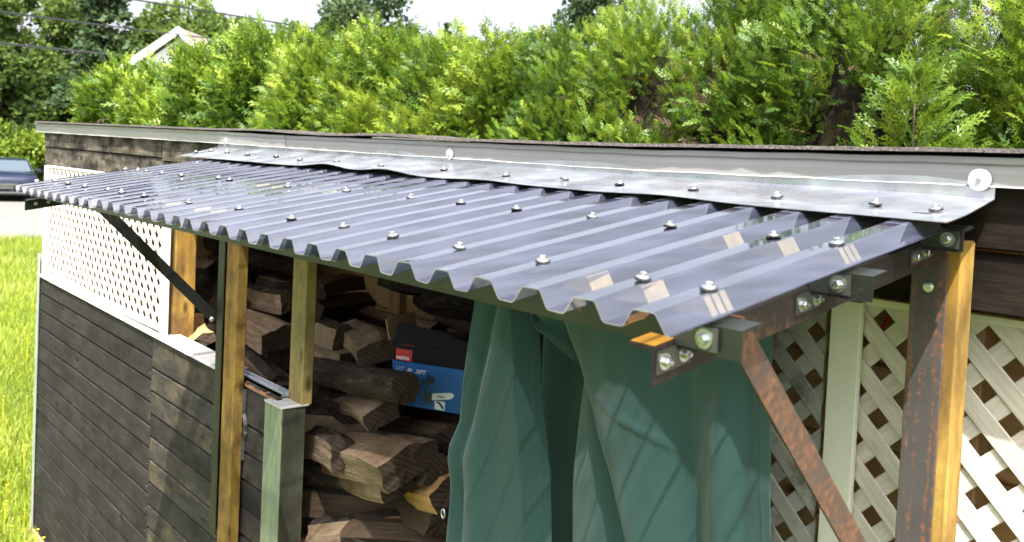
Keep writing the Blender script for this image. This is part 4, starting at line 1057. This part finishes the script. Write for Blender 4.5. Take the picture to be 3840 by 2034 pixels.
HED = [
 (2.05, 2.55, 1.20, .60, 'near', 'cedar at the right edge of the photo with brown bare twigs showing', 1.0),
 (1.35, 2.62, 1.24, .55, 'near', 'tall cedar left of the brown twigged one at the right edge', .7),
 (.62, 2.50, 1.20, .55, 'near', 'tall bright cedar with a dark hollow on its right side, above the large roof washer', .35),
 (-.10, 2.60, 1.22, .55, 'near', 'tall cedar reaching past the top of the photo left of the dark hollow', .6),
 (-.80, 2.60, 1.12, .52, 'near', 'bushy cedar under the top of the pale utility pole', .2),
 (-1.42, 2.62, 1.02, .50, 'near', 'cedar whose leading shoots mark the step up in the hedge top', .1),
 (-2.12, 2.60, .84, .48, 'mid', 'lowest cedar in the hedge, below the open sky gap', .0),
 (-2.85, 2.60, 1.03, .55, 'mid', 'cedar with a feathery rounded top left of the sky gap', .0),
 (-3.75, 2.60, 1.08, .62, 'mid', 'cedar below the distant dark spruce', .0),
 (-4.75, 2.60, 1.12, .68, 'mid', 'cedar in front of the pale flowering tree', .0),
 (-5.85, 2.60, 1.20, .75, 'far', 'cedar just right of the white house gable', .0),
 (-7.05, 2.60, 1.20, .78, 'far', 'cedar hiding the foot of the white gable', .0),
 (-8.35, 2.60, 1.22, .85, 'far', 'cedar left of the white gable under the lowest wire', .0),
 (-9.85, 2.60, 1.10, .80, 'far', 'cedar at the left end of the hedge, above the shed corner', .0)
]
for k, (x, y, top, rad, lod, lab, br) in enumerate(HED):
    f_ = 0.86; x = 2.88-(2.88-x)*f_; top = .05+(top-.05)*f_*.90-.03; rad *= .92
    tp, de, sz = {'near': (SP_N, 330, .54), 'mid': (SP_M, 250, .62), 'far': (SP_F, 170, .78)}[lod]
    cedar(x, y, top, rad, lab, tp, de, sz, 100+k, brown=br)
# the feathery young cedar that stands in front of the hedge on the right
np.random.seed(77); rs = np.random.RandomState(77)
t = thing('young_cedar', (1.40, 1.95, GZ), 'feathery young cedar shoot rising just behind the roof edge at the right', 'cedar')
V, F = trunk_mesh(1.40, 1.95, GZ, .40, .012, .003, .06, 6, 12, 4); mk('stem', V, F, M['trunk'], t, True)
n = 330; h = rs.uniform(-.05, .42, n); a = rs.uniform(0, 6.28, n); q = rs.uniform(.02, 1, n)*(.30*(1-(h/.46).clip(0, 1))+.02)
pos = np.stack([1.40+q*np.cos(a), 1.95+q*np.sin(a)*.6, h], 1); dr = np.stack([np.cos(a)*.8, np.sin(a)*.5, np.full(n, .7)], 1)
scatter('foliage', SP_N, pos, dr, rs.uniform(.45, .8, n), .55+rs.normal(size=n)*.12, M['cedar'], t, (1.40, 1.95, .1))['kind'] = 'stuff'

# ------------------------------------------------------------------ background trees
LEAF = [(np.array([(0, 0, 0), (.5, .5, .12), (0, 1, 0), (-.5, .5, .1)], np.float32), np.array([(0, 1, 2, 3)], np.int32)),
        (np.array([(0, 0, 0), (.4, .35, 0), (.1, 1, .15), (-.45, .6, 0)], np.float32), np.array([(0, 1, 2, 3)], np.int32))]
def tree(name, x, y, h, crown_r, z0, lab, cat, mat, n, leafsize, seed, kind='broad', trunk_r=.16, tone=.5, group=None, trunk_mat=None):
    rs = np.random.RandomState(seed); np.random.seed(seed); t = thing(name, (x, y, GZ), lab, cat, group)
    V, F = trunk_mesh(x, y, GZ, GZ+h*.92, trunk_r, trunk_r*.2, .5, 8, 10, seed)
    if kind == 'broad':
        for k in range(7):
            a = rs.uniform(0, 6.28); zz = GZ+h*rs.uniform(.35, .75); e = Vector((x+crown_r*.7*math.cos(a), y+crown_r*.7*math.sin(a), zz+crown_r*.5)); b0 = Vector((x, y, zz))
            vv = []; 
            for q in range(4):
                c = b0.lerp(e, q/3); r = trunk_r*.35*(1-q/3.6); vv += [(c.x+r*math.cos(i*1.57), c.y+r*math.sin(i*1.57), c.z) for i in range(4)]
            ff = [[q*4+i, q*4+(i+1) % 4, q*4+4+(i+1) % 4, q*4+4+i] for q in range(3) for i in range(4)]
            V, F = merge((V, F), (vv, ff))
    mk('trunk', V, F, M[trunk_mat or 'trunk'], t, True)
    P = []; D = []; T = []
    if kind == 'broad':
        nc = 34; C_ = []
        for k in range(nc):
            d = rs.normal(size=3); d /= np.linalg.norm(d); rr = rs.uniform(.3, 1)**.5
            C_.append((np.array([x, y, (z0+GZ+h)/2])+d*rr*np.array([crown_r, crown_r, (GZ+h-z0)/2])*.85, crown_r*rs.uniform(.2, .36), rs.uniform(-.2, .2)))
        for c, r, tn in C_:
            m = n//nc; d = rs.normal(size=(m, 3)); d /= np.linalg.norm(d, axis=1, keepdims=True)
            P.append(c+d*r*rs.uniform(.5, 1.1, m)[:, None]); D.append(d+rs.normal(size=(m, 3))*.6); T.append(tone+tn+rs.normal(size=m)*.15)
    else:
        k = 0
        while k < n:
            tt = rs.uniform(0, 1)**.8; zz = lerp(GZ+h, z0, tt); m = 40; k += m; a = rs.uniform(0, 6.28); L = crown_r*(.12+.88*tt)*rs.uniform(.7, 1.1)
            s = rs.uniform(.05, 1, m); P.append(np.stack([x+np.cos(a)*L*s+rs.normal(size=m)*.06*crown_r, y+np.sin(a)*L*s+rs.normal(size=m)*.06*crown_r, zz-.25*L*s+rs.normal(size=m)*.05*crown_r], 1))
            D.append(np.tile([[math.cos(a), math.sin(a), -.2]], (m, 1))+rs.normal(size=(m, 3))*.5); T.append(tone+rs.normal(size=m)*.2)
    P = np.concatenate(P); D = np.concatenate(D); T = np.concatenate(T)
    scatter('crown', LEAF, P, D, rs.uniform(.6, 1.3, len(P))*leafsize, T, mat, t, (x, y, z0))['kind'] = 'stuff'
G1 = 'tall trees beyond the driveway'
tree('pine_tree', -40.0, 4.3, 9.9, 3.3, 1.6, 'tall pine with bare trunk at the left edge, crossed by the wires', 'tree', M['tree_leaf'], 17600, 0.21, 1, trunk_r=.15, group=G1)
tree('pine_tree', -41.0, 8.5, 10.1, 3.0, 1.4, 'tall pine with two exposed trunks left of the thin spruce', 'tree', M['tree_leaf'], 15400, 0.21, 2, trunk_r=.14, tone=.42, group=G1)
tree('spruce', -32.5, 9.3, 9.8, 1.7, 1.5, 'thin gappy spruce with sky showing through its branches', 'spruce', M['spruce_leaf'], 5720, 0.22, 3, 'spruce', .14, .35)
tree('leafy_tree', -33.0, 12.6, 8.2, 2.6, -1.2, 'broad green tree above the white gable', 'tree', M['tree_leaf'], 17600, 0.21, 4, group=G1)
tree('leafy_tree', -34.0, 15.8, 8.4, 2.6, -1.2, 'broad green tree left of the round topped one, right of the gable', 'tree', M['tree_leaf'], 15400, 0.21, 5, group=G1)
tree('leafy_tree', -35.0, 19.0, 7.6, 1.9, 0, 'round topped green tree behind the right end of the uppermost wire', 'tree', M['tree_leaf'], 11000, 0.21, 6, group=G1)
tree('leafy_tree', -29.0, 11.2, 5.2, 1.6, -1.0, 'leafy tree directly behind the white gable roof', 'tree', M['tree_leaf'], 8800, 0.17, 7, tone=.5, group=G1)
tree('spruce', -36.3, 22.2, 11.2, 3.0, .5, 'dark dense spruce against the white sky', 'spruce', M['spruce_leaf'], 14300, 0.25, 8, 'broad', .2, .45)
tree('spruce', -38.0, 24.5, 8.7, 1.6, 0, 'blurred spruce just right of the dark dense one', 'spruce', M['spruce_leaf'], 5500, 0.25, 9, 'spruce', .15, .5)
for k, (x, y, h, lab) in enumerate(((-44, 33.2, 10.7, 'leftmost of the three tiny distant spruce tips above the hedge'), (-44, 35.2, 10.5, 'middle one of the three tiny distant spruce tips above the hedge'), (-44, 38.2, 10.8, 'rightmost of the three tiny distant spruce tips, beside the hedge step'))):
    tree('spruce', x, y, h, 1.3, 1, lab, 'spruce', M['spruce_leaf'], 2640, 0.28, 20+k, 'spruce', .12, .4, group='distant spruce tips above the hedge')
tree('flowering_tree', -26.5, 14.2, 5.5, 1.5, 0, 'pale flowering tree blurred right behind the hedge top', 'tree', leaf('pale_blossom', [(0, (.12, .18, .06)), (1, (.38, .42, .26))], .3), 3500, .22, 31)
tree('leafy_tree', -20.0, 22.5, 9.6, 1.8, 2, 'blurred tree peeking over the hedge right of the pale pole', 'tree', M['spruce_leaf'], 6600, 0.19, 32)
tree('leafy_tree', -41, 7.4, 4.6, 1.9, -1.2, 'sunlit bushy tree at the left edge above the bright bush', 'tree', M['bush_leaf'], 5000, .26, 33, tone=.35)
tree('bush', -38.0, 7.75, 2.7, 1.9, GZ+.2, 'bright yellow green bush behind the parked car', 'bush', M['bush_leaf'], 9000, .17, 34, trunk_r=.05, tone=.6)
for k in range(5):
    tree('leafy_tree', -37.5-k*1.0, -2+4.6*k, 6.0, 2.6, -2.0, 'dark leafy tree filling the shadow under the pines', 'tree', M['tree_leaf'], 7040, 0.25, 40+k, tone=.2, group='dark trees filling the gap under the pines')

# ------------------------------------------------------------------ house
hs = thing('house', (-26.5, 10.5, GZ), 'white gabled house with a brown shingle roof behind the hedge', 'house')
def hpt(u, v, z):   # u across gable, v along ridge
    o = Vector((-25.2, 9.45)); gu = Vector((-.22, .98)).normalized()*1.0; gv = Vector((-.75, .66)).normalized()
    p = o+gu*u+gv*v; return (p.x, p.y, z)
rz, ez, hw, ln = 3.42, 2.2, 1.6, 7.0
poly = [(-hw, GZ), (hw, GZ), (hw, ez), (0, rz), (-hw, ez)]
V, F = prism(poly, ln, lambda u, v, w_: hpt(u, w_, v)); M['white_wall'] = painted('white_siding', (.78, .78, .77), .6)
fixn(mk('wall', V, F, M['white_wall'], hs))
M['shingle'] = painted('brown_shingle', (.20, .165, .14), .85, .25, 10, .3, sc=(1, 1, 1))
for sgn in (-1, 1):
    poly = [(0, rz+.10), (sgn*(hw+.35), ez-.15), (sgn*(hw+.35), ez-.03), (0, rz+.22)]
    V, F = prism(poly, ln+.6, lambda u, v, w_: hpt(u, w_-.3, v)); fixn(mk('roof', V, F, M['shingle'], hs))
    poly = [(0, rz+.0), (sgn*(hw+.35), ez-.27), (sgn*(hw+.35), ez-.01), (0, rz+.24)]
    V, F = prism(poly, .06, lambda u, v, w_: hpt(u, w_-.38, v)); fixn(mk('bargeboard', V, F, M['white_wall'], hs))
V, F = prism([(-.4, .9), (.4, .9), (.4, 1.9), (-.4, 1.9)], .05, lambda u, v, w_: hpt(u, w_-.06, v)); wdw = fixn(mk('window', V, F, M['glass'], hs))

# ------------------------------------------------------------------ wires and pole
def wire(p0, p1, sag, r, lab):
    P0, P1 = Vector(p0), Vector(p1); V = []; F = []; n = 40; sg = 6
    for k in range(n+1):
        t = k/n; c = P0.lerp(P1, t); c.z -= sag*4*t*(1-t)
        V += [(c.x+r*math.cos(i/sg*6.283)*.7, c.y+r*math.cos(i/sg*6.283)*.7, c.z+r*math.sin(i/sg*6.283)) for i in range(sg)]
    for k in range(n):
        for i in range(sg): F.append([k*sg+i, k*sg+(i+1) % sg, (k+1)*sg+(i+1) % sg, (k+1)*sg+i])
    F += [list(range(sg))[::-1], list(range(n*sg, (n+1)*sg))]
    o = mk('overhead_wire', V, F, M['rubber'], None, True); tag(o, lab, 'wire', 'overhead wires')
wire((-15.5, 1.6, 2.28), (-30.0, 14.0, 4.05), .02, .022, 'middle overhead wire, passing above the white gable')
wire((-15.5, 1.6, 1.72), (-30.0, 11.2, 3.12), .02, .026, 'lowest overhead wire, ending behind the hedge')
wire((-15.0, 3.2, 2.78), (-26.5, 19.3, 4.35), .0, .020, 'uppermost overhead wire, running to the dark spruce')
V, F = lathe([(.13, 0), (.11, 8.6)], 12, lambda a, b_, h: (-19.2+a, 18.9+b_, GZ+h)); pole = mk('utility_pole', V, F, painted('pale_pole_wood', (.42, .36, .29), .8), None, True)
tag(pole, 'pale wooden utility pole whose tip shows above the hedge', 'utility pole')

# ------------------------------------------------------------------ car
car = thing('parked_car', (-33.3, 6.45, GZ+.012), 'dark blue parked crossover with pale headlight at the left edge of the photo', 'car')
M['car_paint'] = painted('dark_blue_car_paint', (.010, .014, .035), .22, .02, 60, 0, .0, spec=.4, Coat_Weight=0.15)
M['chrome'] = painted('chrome', (.75, .76, .78), .12, 0, 60, 0, 1.0); M['headlamp'] = painted('clear_headlamp', (.75, .75, .72), .1)
M['tyre'] = painted('tyre_rubber', (.02, .02, .02), .8); M['amber'] = painted('amber_fog', (.5, .22, .08), .4)
CS = .92
def cpart(name, V, F, mat, parent=None, smooth=False, label=None):
    me = bpy.data.meshes.new(name); me.from_pydata([(v[0]*CS, v[1]*CS, v[2]*CS) for v in V], [], F); me.materials.append(mat)
    if smooth: me.polygons.foreach_set('use_smooth', [True]*len(F))
    me.update(); o = bpy.data.objects.new(name, me); COL.objects.link(o); o.parent = parent or car
    if label: o['label'] = label
    return fixn(o)
car.rotation_euler = (0, 0, math.radians(-8))
# body by stations along x (front = +x): (x, halfwidth, zlow, zbelt, ztop, roof halfwidth)
ST = [(2.28, .70, .34, .62, .70, .62), (2.20, .82, .24, .70, .86, .74), (2.0, .90, .22, .78, .95, .80), (1.2, .93, .22, .88, 1.03, .82), (.95, .93, .22, .92, 1.06, .80), (-1.9, .93, .22, .95, 1.02, .82), (-2.2, .90, .26, .90, 1.0, .78), (-2.3, .80, .40, .80, .9, .7)]
V = []; F = []
for (x, hw_, zl, zb_, zt_, rw) in ST:
    V += [(x, -hw_*.9, zl), (x, -hw_, zl+.12), (x, -hw_, zb_), (x, -rw, zt_), (x, -rw*.5, zt_+.03), (x, rw*.5, zt_+.03), (x, rw, zt_), (x, hw_, zb_), (x, hw_, zl+.12), (x, hw_*.9, zl)]
for k in range(len(ST)-1):
    for i in range(10): F.append([k*10+i, k*10+(i+1) % 10, (k+1)*10+(i+1) % 10, (k+1)*10+i])
F += [list(range(10)), list(range(70, 80))]
body = cpart('body', V, F, M['car_paint'], None, True)
md = body.modifiers.new('b', 'BEVEL'); md.width = .05; md.segments = 3
CB = [(1.0, .80, 1.03, .74, 1.06), (.25, .80, 1.03, .64, 1.50), (-.6, .80, 1.03, .64, 1.56), (-1.6, .80, 1.03, .62, 1.50), (-2.1, .78, 1.0, .68, 1.05)]
V = []; F = []
for x, hw_, z0_, rw, z1_ in CB: V += [(x, -hw_, z0_), (x, -rw, z1_-.02), (x, -rw*.7, z1_), (x, rw*.7, z1_), (x, rw, z1_-.02), (x, hw_, z0_)]
for k in range(4):
    for i in range(6): F.append([k*6+i, k*6+(i+1) % 6, (k+1)*6+(i+1) % 6, (k+1)*6+i])
F += [list(range(6)), list(range(24, 30))]
cpart('cabin', V, F, M['car_paint'], None, True)
V, F = prism([(-.72, 1.07), (.72, 1.07), (.60, 1.46), (-.60, 1.46)], .02, lambda u, v, w_: (lerp(1.0, .28, (v-1.05)/.42)+.012+w_, u, v+.012)); cpart('windshield', V, F, M['glass'])
for s in (-1, 1):
    V, F = prism([(.75, 1.09), (.22, 1.42), (-1.55, 1.42), (-1.85, 1.09)], .02, lambda u, v, w_: (u, s*(lerp(.80, .655, (v-1.03)/.45)+.008+w_), v)); cpart('side_window', V, F, M['glass'])
    V, F = cbox(.70, .86, s*.98-.10, s*.98+.10, 1.02, 1.18, .03); cpart('side_mirror', V, F, M['car_paint'])
    V, F = prism([(s*.52, .66), (s*.86, .70), (s*.84, .84), (s*.56, .78)], .12, lambda u, v, w_: (2.12+w_-abs(u)*.10+.05, u, v)); cpart('headlight', V, F, M['headlamp'])
    V, F = cbox(2.20, 2.27, s*.66-.10, s*.66+.10, .34, .44, .01); cpart('fog_light', V, F, M['amber'])
    for xw in (1.42, -1.42):
        V, F = lathe([(.34, -.1), (.36, -.07), (.36, .07), (.34, .1)], 24, lambda a, b_, h: (xw+a, s*.84+h, .36+b_)); wh = cpart('wheel', V, F, M['tyre'])
        V, F = lathe([(.23, 0), (.21, .03), (.05, .01)], 16, lambda a, b_, h: (xw+a, s*(.94+h), .36+b_)); cpart('rim', V, F, M['chrome'], wh)
V, F = cbox(2.24, 2.31, -.45, .45, .45, .66, .02); gr = cpart('grille', V, F, M['rubber'])
for k in range(3): V, F = cbox(2.305, 2.325, -.44, .44, .48+.06*k, .50+.06*k, 0); cpart('grille_bar', V, F, M['chrome'], gr)
V, F = cbox(2.20, 2.33, -.75, .75, .24, .36, .04); cpart('bumper', V, F, M['rubber'])

# ------------------------------------------------------------------ lawn
rs = np.random.RandomState(5); np.random.seed(5)
def lawn(n, xa, xb, hsc, wsc, name):
    x = -np.exp(rs.uniform(math.log(-xb), math.log(-xa), n)); # denser near
    f = rs.uniform(0, 1, n)
    # wedge seen between the frame edge and the shed corner
    ylo = -0.10-.2073*(-1.912-x)*-1 - .35; yhi = 0.35+(-2.4-x)*.30+.2
    y = ylo+f*(yhi-ylo); 
    keep = ~((x > -2.5) & (y > .12)); x, y = x[keep], y[keep]; n = len(x)
    pos = np.stack([x, y, np.full(n, GZ)], 1); dr = np.stack([rs.normal(size=n)*.35, rs.normal(size=n)*.35, np.ones(n)], 1)
    bl = [(np.array([(-.5*wsc, 0, 0), (.5*wsc, 0, 0), (.35*wsc, .55, .06), (.0, 1, .2)], np.float32), np.array([(0, 1, 2, 3)], np.int32))]
    pn = np.array([noise.noise((a*.8, b*.8, 0)) for a, b in zip(x, y)])
    sc_ = hsc*rs.uniform(.5, 1.4, n)*(1+.6*pn)*(1+(-x-2)*.03)
    o = scatter(name, bl, pos, dr, sc_, .45+.5*pn+rs.normal(size=n)*.2, M['grass'], None, (-3, 0, GZ)); tag(o, 'unmown bright green lawn grass left of the shed', 'grass', kind='stuff')
lawn(70000, -18.5, -1.5, .085, .07, 'grass')
# buttercups
fl = thing('buttercups', (-4, .5, GZ), 'scattered yellow buttercups standing in the grass', 'flowers'); fl['kind'] = 'stuff'
V = []; F = []
for k in range(95):
    x = -math.exp(random.uniform(math.log(1.9), math.log(10))); yl = -.10+.2073*(-1.912-x)-.2; yh = .3+(-2.4-x)*.3
    y = random.uniform(yl, yh)
    if x > -2.5 and y > .12: continue
    z = GZ+random.uniform(.12, .24)*(1+.02*-x); r = .0075*random.uniform(.7, 1.2)*(1+(-x-2)*.04)
    v, f = lathe([(r*.3, -r*.4), (r, r*.15), (r*.8, r*.2)], 6, lambda a, b_, h: (x+a, y+b_, z+h)); V2, F2 = lathe([(.001, GZ-z), (.001, 0)], 3, lambda a, b_, h: (x+a, y+b_, z+h))
    k0 = len(V); V += v+V2; F += [[i+k0 for i in q] for q in f]+[[i+k0+len(v) for i in q] for q in F2]
me_o = mk('flower_heads', V, F, M['petal'], fl); me_o['kind'] = 'stuff'
print('all built', len(bpy.data.objects))
